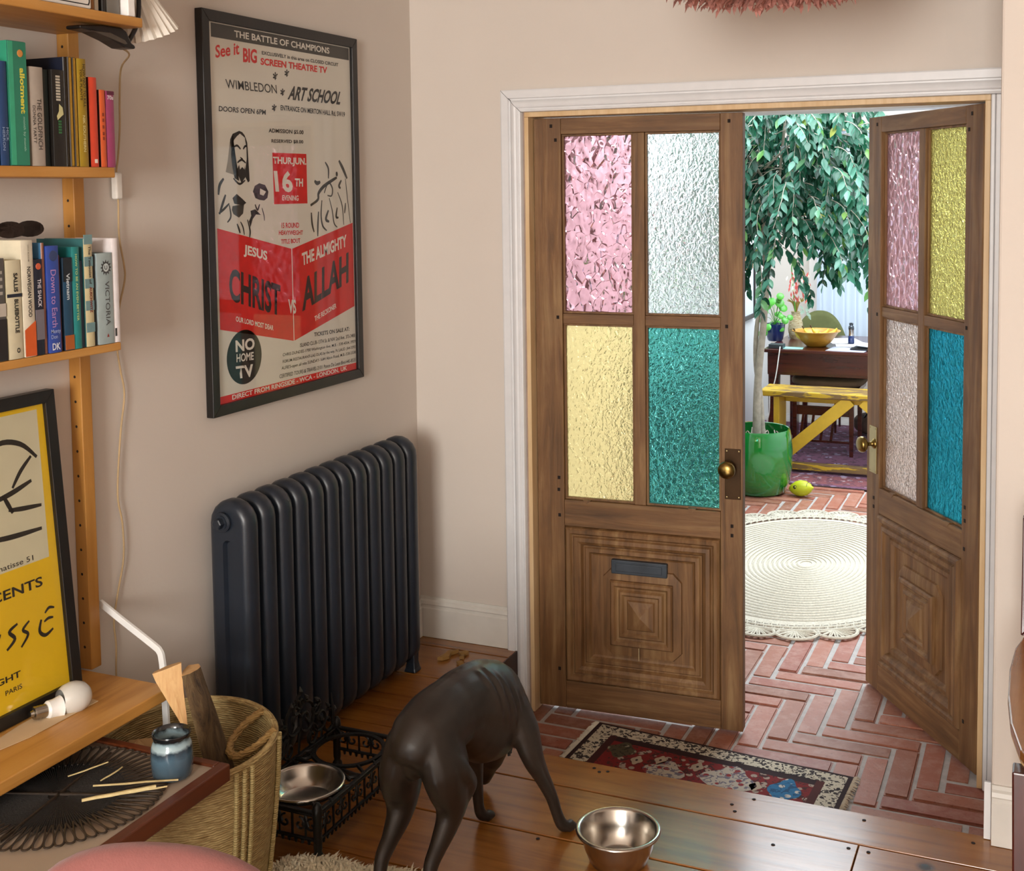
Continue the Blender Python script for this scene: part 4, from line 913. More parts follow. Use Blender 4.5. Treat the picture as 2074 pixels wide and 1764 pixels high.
for i, c in enumerate(wpts):
    t_ = (wpts[min(i+1,len(wpts)-1)]-wpts[max(i-1,0)]).normalized(); nn = Vector((-t_.z,0,t_.x)).normalized(); o_ = Vector((0,1,0))
    secs.append([c-nn*.0075-o_*.004, c+nn*.0075-o_*.004, c+nn*.0075+o_*.004, c-nn*.0075+o_*.004])
bar.loft(secs).build('arm', WH, wb, bevel=.001)
MB().box(.176,.204,-1.512,-1.488,.16,.25).build('end_bracket', WH, wb, bevel=.001)
wb.location = (.19,-1.5,.16)
for ch in wb.children: ch.matrix_parent_inverse = wm(wb).inverted()
# ------------------------------------------------------------------ pink cushioned chair at the bottom edge
pk = thing('pink_chair', 'rounded dusty pink velvet chair back at the bottom left edge', 'chair', (.92,-2.45,0))
VEL = plain('dusty_pink_velvet', '#86504b', .85, var=.05, vscale=60, bump=.25, bscale=300)
VEL.node_tree.nodes['Principled BSDF'].inputs['Sheen Weight'].default_value = .2
def sup(cx, cy, cz, rx, ry, rz, e=.7, n=40, m=22, rot=0):
    s = lambda v: math.copysign(abs(v)**e, v); b = MB(); R = Matrix.Rotation(rot,3,'Z')
    secs = []
    for j in range(m+1):
        ph = -PI/2+PI*j/m; ring = []
        for k in range(n):
            th = 2*PI*k/n; v = R @ Vector((rx*s(math.cos(ph))*s(math.cos(th)), ry*s(math.cos(ph))*s(math.sin(th)), rz*s(math.sin(ph))))
            ring.append((cx+v.x, cy+v.y, cz+v.z))
        secs.append(ring)
    return b.loft(secs)
PKB = (.87,-2.31,.36,.24,.06,.27)
sup(*PKB, .8, rot=.3).build('backrest', VEL, pk, smooth=60)
sup(.95,-2.56,.25,.23,.22,.07,.6, rot=.3).build('seat', VEL, pk, smooth=60)
for x, y in ((.76,-2.42),(1.08,-2.32),(.85,-2.72),(1.16,-2.62)):
    MB().lathe([(.010,0),(.016,.21)], 12, (x,y,0), None, True, True).build('leg', TEAK, pk, smooth=True)
# ------------------------------------------------------------------ sheepskin
sk = thing('sheepskin_rug', 'cream long-haired sheepskin lying under the dog', 'rug', (.66,-1.56,0))
WOOL = plain('cream_wool', '#d8ccb0', .9, var=.12, vscale=40)
def skr(a): return .245+.03*math.sin(3*a+.4)+.02*math.sin(5*a+1.3)
cx_, cy_ = .66, -1.56
MB().loft([[(cx_+skr(2*PI*k/48)*s*math.cos(2*PI*k/48), cy_+skr(2*PI*k/48)*s*math.sin(2*PI*k/48), z) for k in range(48)] for s, z in ((.97,.001),(1,.006),(.93,.016),(.6,.02),(.05,.021))]).build('hide', WOOL, sk, smooth=60)
fur = MB()
for i in range(5200):
    a = random.uniform(0,2*PI); s = math.sqrt(random.uniform(.05,1.0)); s = .75+.27*s if i % 3 else s
    rr = skr(a)*min(s,1.0); x, y = cx_+rr*math.cos(a), cy_+rr*math.sin(a)
    if y < -1.62: continue
    L = random.uniform(.018,.042); da = a+random.uniform(-.9,.9); lean = random.uniform(.5,1.1)*(1 if s > .85 else .7)
    tip = Vector((x+L*lean*math.cos(da), y+L*lean*math.sin(da), max(.004, .012+L*random.uniform(.0,.5)*(1 if s<.9 else .5))))
    base = Vector((x,y,.010)); mid = (base+tip)/2+Vector((0,0,.008)); w_ = Vector((-math.sin(da),math.cos(da),0))*random.uniform(.0016,.003)
    fur.add([base-w_, base+w_, mid+w_*.9, mid-w_*.9, tip], [(0,1,2,3),(3,2,4)])
fo = fur.build('fleece', WOOL, sk, recalc=False); fo['kind'] = 'stuff'
# ------------------------------------------------------------------ iron feeder with steel bowl
fd = thing('dog_bowl_stand', 'ornate black cast iron dog bowl stand with scrolled back panel by the radiator', 'bowl stand', (.37,-1.13,0))
CAST = plain('black_cast_iron', '#12100e', .42, .3, var=.3, vscale=60, bump=.2, bscale=120)
FX0, FX1, FY0, FY1, FZ = .262, .478, -1.345, -.935, .118
# top plate with two round holes (rings joined by bars)
def ring_flat(cx, cy, r0, r1, z0, z1, n=36):
    return MB().loft([[(cx+r*math.cos(2*PI*k/n), cy+r*math.sin(2*PI*k/n), z) for k in range(n)] for r, z in ((r0,z0),(r1,z0),(r1,z1),(r0,z1),(r0,z0))], True, False)
for cy in (-1.238, -1.042): ring_flat(.37, cy, .083, .094, FZ-.006, FZ).build('bowl_ring', CAST, fd, smooth=30)
tf = MB().box(FX0,FX1,FY0,FY0+.012,FZ-.008,FZ).box(FX0,FX1,FY1-.012,FY1,FZ-.008,FZ).box(FX0,FX0+.012,FY0,FY1,FZ-.008,FZ).box(FX1-.012,FX1,FY0,FY1,FZ-.008,FZ)
tf.build('top_frame', CAST, fd, bevel=.002)
orn = MB()
def leafbar(a, b2, r=.005): orn.tube(bez([a, ((a[0]+b2[0])/2+.006,(a[1]+b2[1])/2-.004,a[2]), b2],4), [r*.6]+[r]*7+[r*.6], 6)
for cy, s in ((-1.238,-1),(-1.042,1)):
    for sx in (-1,1):
        for q in (-1,1):
            leafbar((.37+sx*.066, cy+q*.066, FZ-.002), (.37+sx*.098, cy+q*.092, FZ-.002)); leafbar((.37+sx*.09, cy+q*.03, FZ-.002), (.37+sx*.105, cy+q*.05, FZ-.002), .004)
leafbar((.33,-1.14,FZ-.002),(.27,-1.13,FZ-.002)); leafbar((.41,-1.14,FZ-.002),(.47,-1.15,FZ-.002)); leafbar((.35,-1.14,FZ-.002),(.29,-1.10,FZ-.002)); leafbar((.40,-1.14,FZ-.002),(.46,-1.18,FZ-.002))
orn.build('top_ornament', CAST, fd, smooth=True)['kind'] = 'stuff'
def scroll(c, r, turns, f, hand=1, r2=.15, n=22):
    return [f(c[0]+hand*r*(1-(1-r2)*k/n)*math.cos(turns*2*PI*k/n+PI/2), c[1]+r*(1-(1-r2)*k/n)*math.sin(turns*2*PI*k/n+PI/2)) for k in range(n+1)]
def fret(f, L, h0, h1, nm, npair):
    """pierced side panel: rails plus paired scrolls"""
    b = MB(); b.tube([f(0,h0+.004),f(L,h0+.004)], .004, 6); b.tube([f(0,h1-.004),f(L,h1-.004)], .004, 6)
    for k in range(npair):
        u = L*(k+.5)/npair; hm = (h0+h1)/2; r = min(L/npair*.24, (h1-h0)*.36)
        for hd in (1,-1):
            b.tube(scroll((u+hd*r*.95, hm+.002), r, .95, f, hd), .0028, 5); b.tube([f(u,h1-.006),f(u+hd*r*.5,hm)], .0026, 5)
        b.tube([f(u,h0),f(u,h1)], .0026, 5); b.tube([f(u+L/npair*.5,h0),f(u+L/npair*.5,h1)], .003, 5)
    m_ = int(npair*4)
    for k in range(m_): b.tube([f(L*(k+.5)/m_,h0), f(L*(k+.5)/m_,h0-.009)], [.005,.003], 5)
    return b.build(nm, CAST, fd, smooth=True)
fret(lambda u,v: (FX1-.003, FY0+u, v), FY1-FY0, .048, .114, 'side_panel', 6)
fret(lambda u,v: (FX0+u, FY1-.003, v), FX1-FX0, .052, .114, 'end_panel', 3)
fret(lambda u,v: (FX0+u, FY0+.003, v), FX1-FX0, .048, .114, 'end_panel', 3)
for x in (FX0+.004, FX1-.004):
    for y in (FY0+.004, FY1-.004):
        MB().lathe([(.0115,0),(.014,.008),(.0125,.018),(.008,.026),(.010,.034),(.0105,.10),(.012,.108),(.012,.122),(.010,.134),(.0055,.141),(.0003,.143)], 14, (x,y,0), None, True).build('leg', CAST, fd, smooth=50)
# tall scrolled back panel
bp_ = MB(); fb = lambda u,v: (FX0+.004, FY0+.02+u, v)
bp_.tube([fb(0,.10),fb(.38,.10)], .005, 6)
for c, r, tn, hd in (((.06,.150),.040,1.3,1),((.13,.170),.045,1.4,-1),((.20,.205),.046,1.4,1),((.245,.195),.046,1.4,-1),((.31,.170),.042,1.4,1),((.345,.145),.034,1.3,-1),((.10,.135),.028,1.2,-1),((.17,.145),.030,1.2,1),((.27,.14),.030,1.2,-1),((.225,.245),.022,1.2,1),((.205,.235),.022,1.2,-1),((.04,.13),.024,1.2,-1),((.15,.205),.026,1.2,1),((.29,.205),.025,1.2,-1),((.075,.185),.022,1.2,1)):
    bp_.tube(scroll(c, r, tn, fb, hd), .0042, 6)
for u, v, du, dv in ((.03,.14,.02,.03),(.09,.19,.02,.025),(.13,.215,.015,.02),(.175,.24,.012,.02),(.22,.265,.005,.022),(.255,.24,-.012,.02),(.30,.215,-.014,.02),(.35,.18,-.012,.02),(.12,.15,.02,.02),(.19,.18,.015,.03),(.26,.17,-.015,.03),(.32,.15,-.01,.03),(.365,.115,0,.10)):
    bp_.tube([fb(u,v), Vector(fb(u+du*.5,v+dv*.5))+Vector((.004,0,0)), fb(u+du,v+dv)], [.002,.006,.001], 6)
for u in (.015,.06,.11,.16,.21,.26,.31,.36): bp_.tube([fb(u,.10), fb(u+.012,.13+.05*math.sin(u/.38*PI))], .0032, 5)
bp_.tube([fb(.37,.1),fb(.372,.165)], .005, 6); bp_.lathe([(.0003,.0),(.009,.006),(.006,.014),(.0003,.018)], 8, fb(.372,.163))
bp_.build('scroll_back', CAST, fd, smooth=True)
def bowl(name, label, c, R, h, rb, group, tilt=0):
    t = thing(name, label, 'bowl', c, group); m = Matrix.Rotation(tilt,3,'X')
    P = [(.0003,0),(rb*.9,.0),(rb,.003),(rb+(R-rb)*.45,h*.45),(R-.010,h-.004),(R-.004,h),(R+.002,h-.001),(R+.0035,h-.004),(R+.0025,h-.0065)]
    P = [(.0003,.0015),(rb*.96,.0015)]+[(rb+.001,.004),(rb+(R-rb)*.5,h*.5),(R-.009,h-.005),(R-.005,h-.0005),(R-.001,h+.001),(R+.003,h-.0006),(R+.0042,h-.004),(R+.003,h-.007),(R-.002,h-.0065),(R-.009,h-.009),(rb+(R-rb)*.5+.0015,h*.5-.002),(rb+.003,.002),(rb,.0),(.0003,.0)]
    MB().lathe(P, 48, c, m).build('dish', M['steel'], t, smooth=55); return t
bowl('steel_bowl', 'stainless steel dog bowl sitting in the iron stand', (.37,-1.238,FZ+.002-.040), .0925, .045, .060, 'steel dog bowls')
FB = bowl('steel_bowl', 'stainless steel dog bowl standing on the floor boards by the front paw', (1.108,-1.078,.0005), .0935, .078, .062, 'steel dog bowls')
# ------------------------------------------------------------------ crumbs and scraps
SCR = plain('dry_leaf_scrap', '#8f6a34', .8)
def scrap(lab, pts, h, col=None):
    n = len(pts); top = [(x, y, .003+h*random.uniform(.3,1)) for x, y in pts]; bot = [(x, y, .0006) for x, y in pts]
    o = MB().add(bot+top, [tuple(range(n))[::-1], tuple(range(n,2*n))]+[(i,(i+1)%n,n+(i+1)%n,n+i) for i in range(n)]).build('dry_scrap', col or SCR); tag(o, lab, 'scrap', 'scraps on the floor boards'); return o
scrap('largest crumpled tan scrap by the radiator foot', [(.165,-.19),(.182,-.185),(.195,-.165),(.188,-.135),(.200,-.105),(.186,-.10),(.172,-.13),(.176,-.155)], .012)
scrap('tan scrap lying nearer to the skirting', [(.205,-.115),(.225,-.10),(.238,-.105),(.232,-.125),(.242,-.15),(.228,-.155),(.222,-.13)], .010)
scrap('small tan scrap just behind the dog back', [(.235,-.19),(.25,-.18),(.262,-.19),(.252,-.205)], .008)
scrap('small white chip on the boards behind the floor bowl', [(1.045,-.945),(1.075,-.938),(1.082,-.950),(1.06,-.957)], .006, plain('white_chip', '#c9c2b4', .7))
# ------------------------------------------------------------------ oriental runner on the lower floor
rg = thing('oriental_rug', 'small oriental rug with cream border and red floral field at the foot of the step', 'rug', (1.05,-.3,ZL))
def rug_mat(name, base, c2, c3, sc):
    t = NT(name); vec = t.coord(); vo = t.n('TexVoronoi'); vo.inputs['Scale'].default_value = sc; t.l(vec, vo.inputs['Vector'])
    no = t.noise(vec, sc*1.3, 2, .5, 1.5)
    col = t.mix(t.ramp(vo.outputs['Distance'], [(.28,(1,1,1,1)),(.34,(0,0,0,1))]), H(base), H(c2))
    col = t.mix(t.ramp(no, [(.54,(0,0,0,1)),(.57,(1,1,1,1))]), col, H(c3))
    t.l(col, t.b.inputs['Base Color']); t.set(Roughness=.9); t.bump(t.noise(vec, 300, 2), .3, .003); return t.m
def rp(u, v, z=.0): # u along rug 0..1, v 0 (far) .. 1 (near)
    a = Vector((.662,-.012)); d = Vector((.822,-.068)); e = Vector((-.026,-.52))
    p = a+d*u+e*v; return (p.x, p.y, ZL+.004+z)
def rquad(nm, u0, u1, v0, v1, mat, z): 
    return MB().add([rp(u0,v0,z),rp(u1,v0,z),rp(u1,v1,z),rp(u0,v1,z)], [(0,1,2,3)]).build(nm, mat, rg, recalc=False)
DKR = plain('rug_dark_edge', '#2a1216', .9)
o = MB().loft([[rp(u,v,-.004) for u,v in ((0,0),(1,0),(1,1),(0,1))],[rp(u,v,0) for u,v in ((0,0),(1,0),(1,1),(0,1))]]).build('pile', DKR, rg)
RB = rug_mat('rug_cream_border', '#c9c0ac', '#3a3432', '#2c2226', 46); RF = rug_mat('rug_red_field', '#7a1a1c', '#a8988a', '#43201f', 30)
rquad('border', .018,.982,.02,.13,RB,.0006); rquad('border', .018,.982,.87,.98,RB,.0006); rquad('border', .018,.085,.13,.87,RB,.0006); rquad('border', .915,.982,.13,.87,RB,.0006)
rquad('field', .115,.885,.19,.81,RF,.0006)
rquad('guard_stripe', .085,.115,.13,.87,plain('rug_maroon_stripe','#3c1416',.9),.0006); rquad('guard_stripe', .885,.915,.13,.87,plain('rug_maroon_stripe2','#4a1c18',.9),.0006)
BLU = rug_mat('rug_blue_medallion', '#2a6f9c', '#c9c4ba', '#1d4f74', 34); CRM = rug_mat('rug_cream_medallion', '#b9b0a2', '#8a2a2c', '#6f6a78', 34); OLV = rug_mat('rug_olive_corner', '#4a4330', '#8f8a72', '#2e2a20', 34)
def rblob(nm, uc, vc, ru, rv, mat): return MB().add([rp(uc+ru*(1+.16*math.cos(4*a))*math.cos(a), vc+rv*(1+.16*math.cos(4*a))*math.sin(a), .0009) for a in [2*PI*k/28 for k in range(28)]], [tuple(range(28))]).build(nm, mat, rg, recalc=False)
rblob('blue_medallion', .80,.33,.052,.13,BLU); rblob('cream_medallion', .60,.36,.09,.16,CRM); rblob('olive_medallion', .17,.28,.05,.09,OLV); rblob('cream_medallion', .37,.42,.07,.12,CRM)
for uc, vc in ((.70,.35),(.33,.30),(.47,.28),(.25,.36)):
    f_ = rblob('flower', uc, vc, .02, .05, plain('rug_flower_%d' % int(uc*100), '#b0a08c', .9)); MB().add([rp(uc+.005*math.cos(a),vc+.012*math.sin(a),.0012) for a in [2*PI*k/10 for k in range(10)]], [tuple(range(10))]).build('flower_eye', DKR, f_, recalc=False)
fr = MB()
for side, u in ((-1,0),(1,1)):
    for k in range(70):
        v = (k+.5)/70; a = Vector(rp(u,v,.0)); L = random.uniform(.014,.022); d = Vector((side, random.uniform(-.4,.4), 0))
        fr.tube([a, a+d*L*.5+Vector((0,0,.002)), a+d*L-Vector((0,0,.002))], [.0028,.003,.0016], 4)
fr.build('fringe', plain('cream_fringe','#cfc8b8',.9), rg)['kind'] = 'stuff'
# ------------------------------------------------------------------ right edge: bow-fronted table with picture
rt = thing('console_table', 'polished brown table with curved top at the right edge', 'table', (2.2,-1.1,0))
WAL = wood('polished_walnut', '#5a2f10', '#8a5524', 'y', 1, .22, coat=.5, c3='#9a6a34'); MAH = wood('dark_mahogany', '#2a0a06', '#4a140c', 'z', 1, .3, coat=.3)
edge = [(1.993,-1.56),(1.966,-1.50),(1.948,-1.40),(1.939,-1.28),(1.937,-1.15),(1.944,-1.03),(1.960,-.95),(1.99,-.90),(2.6,-.90),(2.6,-1.56)]
MB().prism(edge, .5815, .6, lambda u,v,d: (u,v,d)).build('top', WAL, rt, bevel=.003)
MB().prism([(u+.0008 if u < 2.5 else u, v) for u,v in edge], .578, .5815, lambda u,v,d: (u,v,d)).build('edge_band', plain('pale_edge_band','#c9a878',.3), rt)
MB().box(1.985,2.55,-1.51,-.93,.50,.578).build('apron', MAH, rt, bevel=.004)
for x in (1.975,2.54):
    for y in (-1.52,-.96): MB().loft([[(x+a*r,y+c*r,z) for a,c in ((-1,-1),(1,-1),(1,1),(-1,1))] for z, r in ((0,.012),(.578,.02))]).build('leg', MAH, rt, bevel=.003)
pf = thing('gilt_framed_picture', 'brown and gilt framed picture standing on the table at the right edge', 'picture', (2.1,-.93,.6005))
q0, q1, r0_, r1_ = 1.952, 2.35, .6005, .84
def pfb(q, a, b2, mat, nm): return MB().prism(q, a, b2, lambda u,v,e: (u, -.93-e+(v-.6)*.12, v)).build(nm, mat, pf, bevel=.002)
pfb([(q0,r0_),(q1,r0_),(q1,r1_),(q0,r1_)], 0, .012, MAH, 'backing')
pfb([(q0,r0_),(q0+.012,r0_+.012),(q0+.012,r1_-.012),(q0,r1_)], .012, .03, MAH, 'frame_bar'); pfb([(q0,r1_),(q0+.012,r1_-.012),(q1-.012,r1_-.012),(q1,r1_)], .012, .03, MAH, 'frame_bar'); pfb([(q0,r0_),(q1,r0_),(q1-.012,r0_+.012),(q0+.012,r0_+.012)], .012, .03, MAH, 'frame_bar'); pfb([(q1,r0_),(q1,r1_),(q1-.012,r1_-.012),(q1-.012,r0_+.012)], .012, .03, MAH, 'frame_bar')
GLT = plain('gilt_slip', '#a8803a', .3, .7)
pfb([(q0+.012,r0_+.012),(q0+.022,r0_+.022),(q0+.022,r1_-.022),(q0+.012,r1_-.012)], .012, .024, GLT, 'gilt_slip'); pfb([(q0+.012,r1_-.012),(q0+.022,r1_-.022),(q1-.022,r1_-.022),(q1-.012,r1_-.012)], .012, .024, GLT, 'gilt_slip')
pfb([(q0+.022,r0_+.022),(q1-.022,r0_+.022),(q1-.022,r1_-.022),(q0+.022,r1_-.022)], .012, .014, plain('pale_canvas','#b5aa98',.8,var=.2,vscale=80), 'canvas')
# ------------------------------------------------------------------ fluffy pink lamp shade at the top edge
fl = thing('feather_lampshade', 'pink shaggy feather lampshade hanging at the top edge', 'lampshade', (1.43,-.95,1.9))
FEA = plain('dusty_pink_feathers', '#b98278', .85, var=.25, vscale=30)
LC = Vector((1.43,-.95,2.14)); LR = .315
MB().lathe([(.02,.12),(.20,.10),(.29,.0),(.30,-.10),(.25,-.17),(.12,-.185),(.0005,-.186)], 32, LC).build('core', FEA, fl, smooth=60)
fm = MB()
for i in range(3600):
    a = random.uniform(0,2*PI); zz = random.uniform(-.19,.06) if i % 3 else random.uniform(-.19,-.13)
    rr = .30*math.sqrt(max(.02,1-((zz+.03)/.2)**2)) if zz < -.1 else .295
    rr *= 1 if i % 3 else random.uniform(.5,1)
    b0 = LC+Vector((rr*math.cos(a), rr*math.sin(a), zz)); L = random.uniform(.02,.05); da = a+random.uniform(-.8,.8)
    tip = b0+Vector((L*.5*math.cos(da), L*.5*math.sin(da), -L*random.uniform(.25,.7))); wv = Vector((-math.sin(da),math.cos(da),0))*random.uniform(.002,.005)
    mid = (b0+tip)/2+Vector((math.cos(a),math.sin(a),0))*.006
    fm.add([b0-wv,b0+wv,mid+wv*1.3,mid-wv*1.3,tip], [(0,1,2,3),(3,2,4)])
fm.build('feathers', FEA, fl, recalc=False)['kind'] = 'stuff'
MB().tube([LC+Vector((0,0,.1)), (LC.x,LC.y,CE-.001)], .003, 6).build('flex', BLK, fl)
# ================================================================== far room
GZ = ZL
# ------------------------------------------------------------------ jute rug
ju = thing('jute_rug', 'oval pale jute rug with scalloped crocheted edge on the brick floor', 'rug', (.97,1.86,GZ))
JUT = plain('bleached_jute', '#c9c1b0', .9, var=.14, vscale=120, bump=.7, bscale=260)
JC = (.97,1.86); JRX, JRY = .56, .80
def jel(a, s, z, rx=JRX, ry=JRY): return (JC[0]+rx*s*math.cos(a), JC[1]+ry*s*math.sin(a), GZ+z)
MB().loft([[jel(2*PI*k/64,s,z) for k in range(64)] for s, z in ((.99,.0025),(1,.006),(.98,.0085),(.02,.0085))]).build('base', JUT, ju, smooth=60)
for i in range(24):
    s = .06+.038*i
    rr = MB().tube([jel(2*PI*k/72, s, .010) for k in range(72)], .0092, 5, closed=True, flat=.5).build('braid_ring', JUT, ju, smooth=True)
for s in (1.035, 1.075): MB().tube([jel(2*PI*k/90, s+.008*math.sin(k*PI), .008) for k in range(90)], .009, 6, closed=True, flat=.6).build('edge_cord', JUT, ju, smooth=True)
zz = MB()
for k in range(110):
    a0, a1 = 2*PI*k/110, 2*PI*(k+.5)/110; zz.tube([jel(a0,1.0,.008),jel(a1,1.075,.009),jel(a1+PI/110,1.0,.008)], .0045, 5)
zz.build('lattice_stitch', JUT, ju, smooth=True)['kind'] = 'stuff'
sc0 = MB()
for k in range(9):
    t = -PI*.5+PI*(k+.5)/9; r = .082; sc0.tube(bez([(.012*math.sin(t*.6),.0,.008),(r*.75*math.sin(t)-.004,r*.8*math.cos(t),.009),(r*.93*math.sin(t),r*.93*math.cos(t),.009),(r*.75*math.sin(t)+.006,r*.8*math.cos(t),.009),(.012*math.sin(t*.6)+.003,.0,.008)],3), .0038, 5)
sc0.tube([(.086*math.sin(-PI*.52+PI*1.04*k/14), .086*math.cos(-PI*.52+PI*1.04*k/14), .009) for k in range(15)], .0075, 6, flat=.7)
NS = 26; s_first = None
for k in range(NS):
    a = 2*PI*(k+.35)/NS; p = jel(a, 1.085, 0); nx, ny = JRY*math.cos(a), JRX*math.sin(a); rz = math.atan2(ny,nx)-PI/2
    if s_first is None: s_first = sc0.build('scallop', JUT, ju, smooth=True, local=True); o = s_first
    else: o = copy_part(s_first, ju)
    o.location = (p[0]-.97, p[1]-1.86, 0); o.rotation_euler = (0,0,rz)
# ------------------------------------------------------------------ ficus tree in green pot
PX, PY = .455, 3.13
gp = thing('plant_pot', 'large glossy emerald green ceramic pot holding the tree', 'pot', (PX,PY,GZ))
GRN = plain('emerald_glaze', '#0d7a2c', .07, var=.12, vscale=6, coat=1)
MB().lathe([(.0005,0),(.135,0),(.155,.012),(.178,.07),(.190,.15),(.1925,.24),(.186,.32),(.178,.362),(.174,.368),(.168,.366),(.172,.34),(.172,.30),(.0005,.30)], 48, (PX,PY,GZ)).build('body', GRN, gp, smooth=55)
MB().lathe([(.0005,.305),(.10,.308),(.171,.303)], 32, (PX,PY,GZ)).build('soil', plain('dark_potting_soil','#1c140e',.95,bump=1,bscale=60), gp, smooth=True)
rt_ = MB()
for k in range(9):
    a = random.uniform(0,2*PI); r = random.uniform(.05,.15); c = Vector((PX+r*math.cos(a),PY+r*math.sin(a),GZ+.315)); rt_.tube(bez([c,c+Vector((random.uniform(-.03,.03),random.uniform(-.03,.03),.03)),c+Vector((random.uniform(-.05,.05),random.uniform(-.05,.05),.008))],4), .003, 5)
rt_.build('dry_leaf_litter', plain('pale_dry_litter','#a39a8c',.9), gp)['kind'] = 'stuff'
tr = thing('weeping_fig_tree', 'tall weeping fig tree with pale twin trunk in the green pot', 'tree', (PX,PY,GZ+.308))
TRK = plain('pale_grey_bark', '#a89f90', .8, var=.2, vscale=30, bump=.6, bscale=60)
t1 = bez([(.445,PY,GZ+.30),(.450,3.12,.32),(.462,3.11,.50),(.492,3.1,.78),(.508,3.1,1.02),(.49,3.1,1.25),(.46,3.12,1.45),(.44,3.13,1.75),(.45,3.13,2.1)],6)
MB().tube(t1, [.025-.016*i/len(t1) for i in range(len(t1))], 12).build('trunk', TRK, tr, smooth=True)
t2 = bez([(.475,PY+.02,GZ+.30),(.462,3.15,.33),(.440,3.13,.55),(.455,3.11,.78),(.500,3.13,.98),(.53,3.14,1.2),(.56,3.15,1.5),(.60,3.15,1.9)],6)
MB().tube(t2, [.017-.010*i/len(t2) for i in range(len(t2))], 10).build('trunk', TRK, tr, smooth=True)
def leaf_mat():
    t = NT('ficus_leaf'); oi = t.n('ObjectInfo'); vec = t.coord((1,1,1))
    gi = t.n('NewGeometry'); rnd = t.n('Math', operation='ADD'); t.l(oi.outputs['Random'], rnd.inputs[0]); t.l(gi.outputs['Random Per Island'], rnd.inputs[1])
    fr_ = t.n('Math', operation='FRACT'); t.l(rnd.outputs[0], fr_.inputs[0])
    col = t.ramp(fr_.outputs[0], [(0,H('#0f3320')),(.4,H('#1f5a40')),(.72,H('#3f8068')),(.9,H('#74a894')),(.97,H('#6fa854')),(1,H('#9aa04c'))])  # random leaf tones; shadowed dark greens and bluish highlights put into the colour
    t.l(col, t.b.inputs['Base Color']); t.set(Roughness=.26)
    tl = t.n('BsdfTranslucent'); t.l(col, tl.inputs[0]); mx = t.n('MixShader'); mx.inputs[0].default_value = .35
    t.l(t.b.outputs[0], mx.inputs[1]); t.l(tl.outputs[0], mx.inputs[2]); t.l(mx.outputs[0], t.out.inputs[0]); return t.m
LEAF = leaf_mat()
LV = [(0,0,0),(.010,.012,-.001),(.0145,.028,.002),(.011,.046,0),(0,.066,-.006),(-.011,.046,0),(-.0145,.028,.002),(-.010,.012,-.001),(0,.014,-.005),(0,.03,-.005),(0,.048,-.005)]
LF = [(0,1,8),(1,2,9,8),(2,3,10,9),(3,4,10),(0,8,7),(7,8,9,6),(6,9,10,5),(5,10,4)]
lme = MB().add(LV, LF).mesh('leaf'); lme.materials.append(LEAF); lme.shade_smooth()
leaves = []; twg = MB(); rnd_ = random.Random(11)
def strand(p0, out, length, droop):
    p = Vector(p0); d = Vector(out).normalized(); pts = [p.copy()]; n = int(length/.028)
    for i in range(n):
        d = (d+Vector((rnd_.uniform(-.18,.18), rnd_.uniform(-.18,.18), -droop))).normalized(); p = p+d*.028; pts.append(p.copy())
        for sd in (1,-1) if i % 2 else (1,):
            s = d.cross(Vector((0,0,1))); s = s.normalized() if s.length > .05 else Vector((1,0,0)); s.rotate(Matrix.Rotation(rnd_.uniform(-1,1),3,d))
            ld = (d*.45+s*sd*.75+Vector((0,0,-.75))).normalized()
            up = Vector((rnd_.uniform(-.5,.5), -.6+rnd_.uniform(-.5,.5), .9)); x = ld.cross(up).normalized(); z = x.cross(ld)
            sc_ = rnd_.uniform(.75,1.25); m = Matrix((x*sc_, ld*sc_, z*sc_)).transposed().to_4x4(); m.translation = p
            if p.x > .07: leaves.append(m)
    pts = [q for q in pts if q.x > .03] or pts[:2]
    twg.tube(pts, [.0028-.0018*i/len(pts) for i in range(len(pts))], 4, caps=False)
for k in range(290):
    a = rnd_.uniform(0,2*PI); r = rnd_.uniform(.0,.40); z = rnd_.uniform(1.30,2.2)-.2*r
    c = Vector((.61+r*math.cos(a)*1.1, 3.12+r*math.sin(a)*.7, z))
    strand(c, (math.cos(a)*1.0, math.sin(a)*.7, rnd_.uniform(-.1,.5)), rnd_.uniform(.22,.48), rnd_.uniform(.12,.3))
for p0, o_, L in (((.70,3.05,1.45),(1,-.1,.1),.55),((.72,3.0,1.55),(1,0,.1),.5),((.66,3.0,1.35),(.9,-.1,-.1),.48),((.62,3.0,1.2),(.6,-.2,-.2),.35),((.8,3.05,1.75),(1,0,0),.45),((.40,2.98,1.2),(-.5,-.2,-.3),.3),((.5,2.97,1.12),(.1,-.3,-.4),.28),((.36,3.0,1.32),(-.4,-.2,-.2),.34)): strand(p0, o_, L, .17)
br = MB()
for k in range(16):
    a = k*2.4; z = 1.15+.06*k; c = Vector((.49,3.11,z)); br.tube(bez([c, c+Vector((.16*math.cos(a),.12*math.sin(a),.14)), c+Vector((.32*math.cos(a),.24*math.sin(a),.2))],4), [.008]*3+[.006]*3+[.004]*3, 6)
br.build('branches', TRK, tr, smooth=True)['kind'] = 'stuff'
twg.build('twigs', TRK, tr, recalc=False)['kind'] = 'stuff'
C_ = Vector((2.01,-3.58,1.53)); leaves.sort(key=lambda m: (m.translation-C_).length + (5 if m.translation.z > 1.95 or m.translation.x < .3 else 0))
trw = wm(tr).inverted()
for m in leaves[:300]:
    o = bpy.data.objects.new('leaf', lme); COL.objects.link(o); o.parent = tr; o.matrix_basis = trw @ m
rest = MB()
for m in leaves[300:]: rest.add([m @ Vector(v) for v in LV], LF)
ro = rest.build('foliage', LEAF, tr, recalc=False); ro['kind'] = 'stuff'; ro.data.shade_smooth()
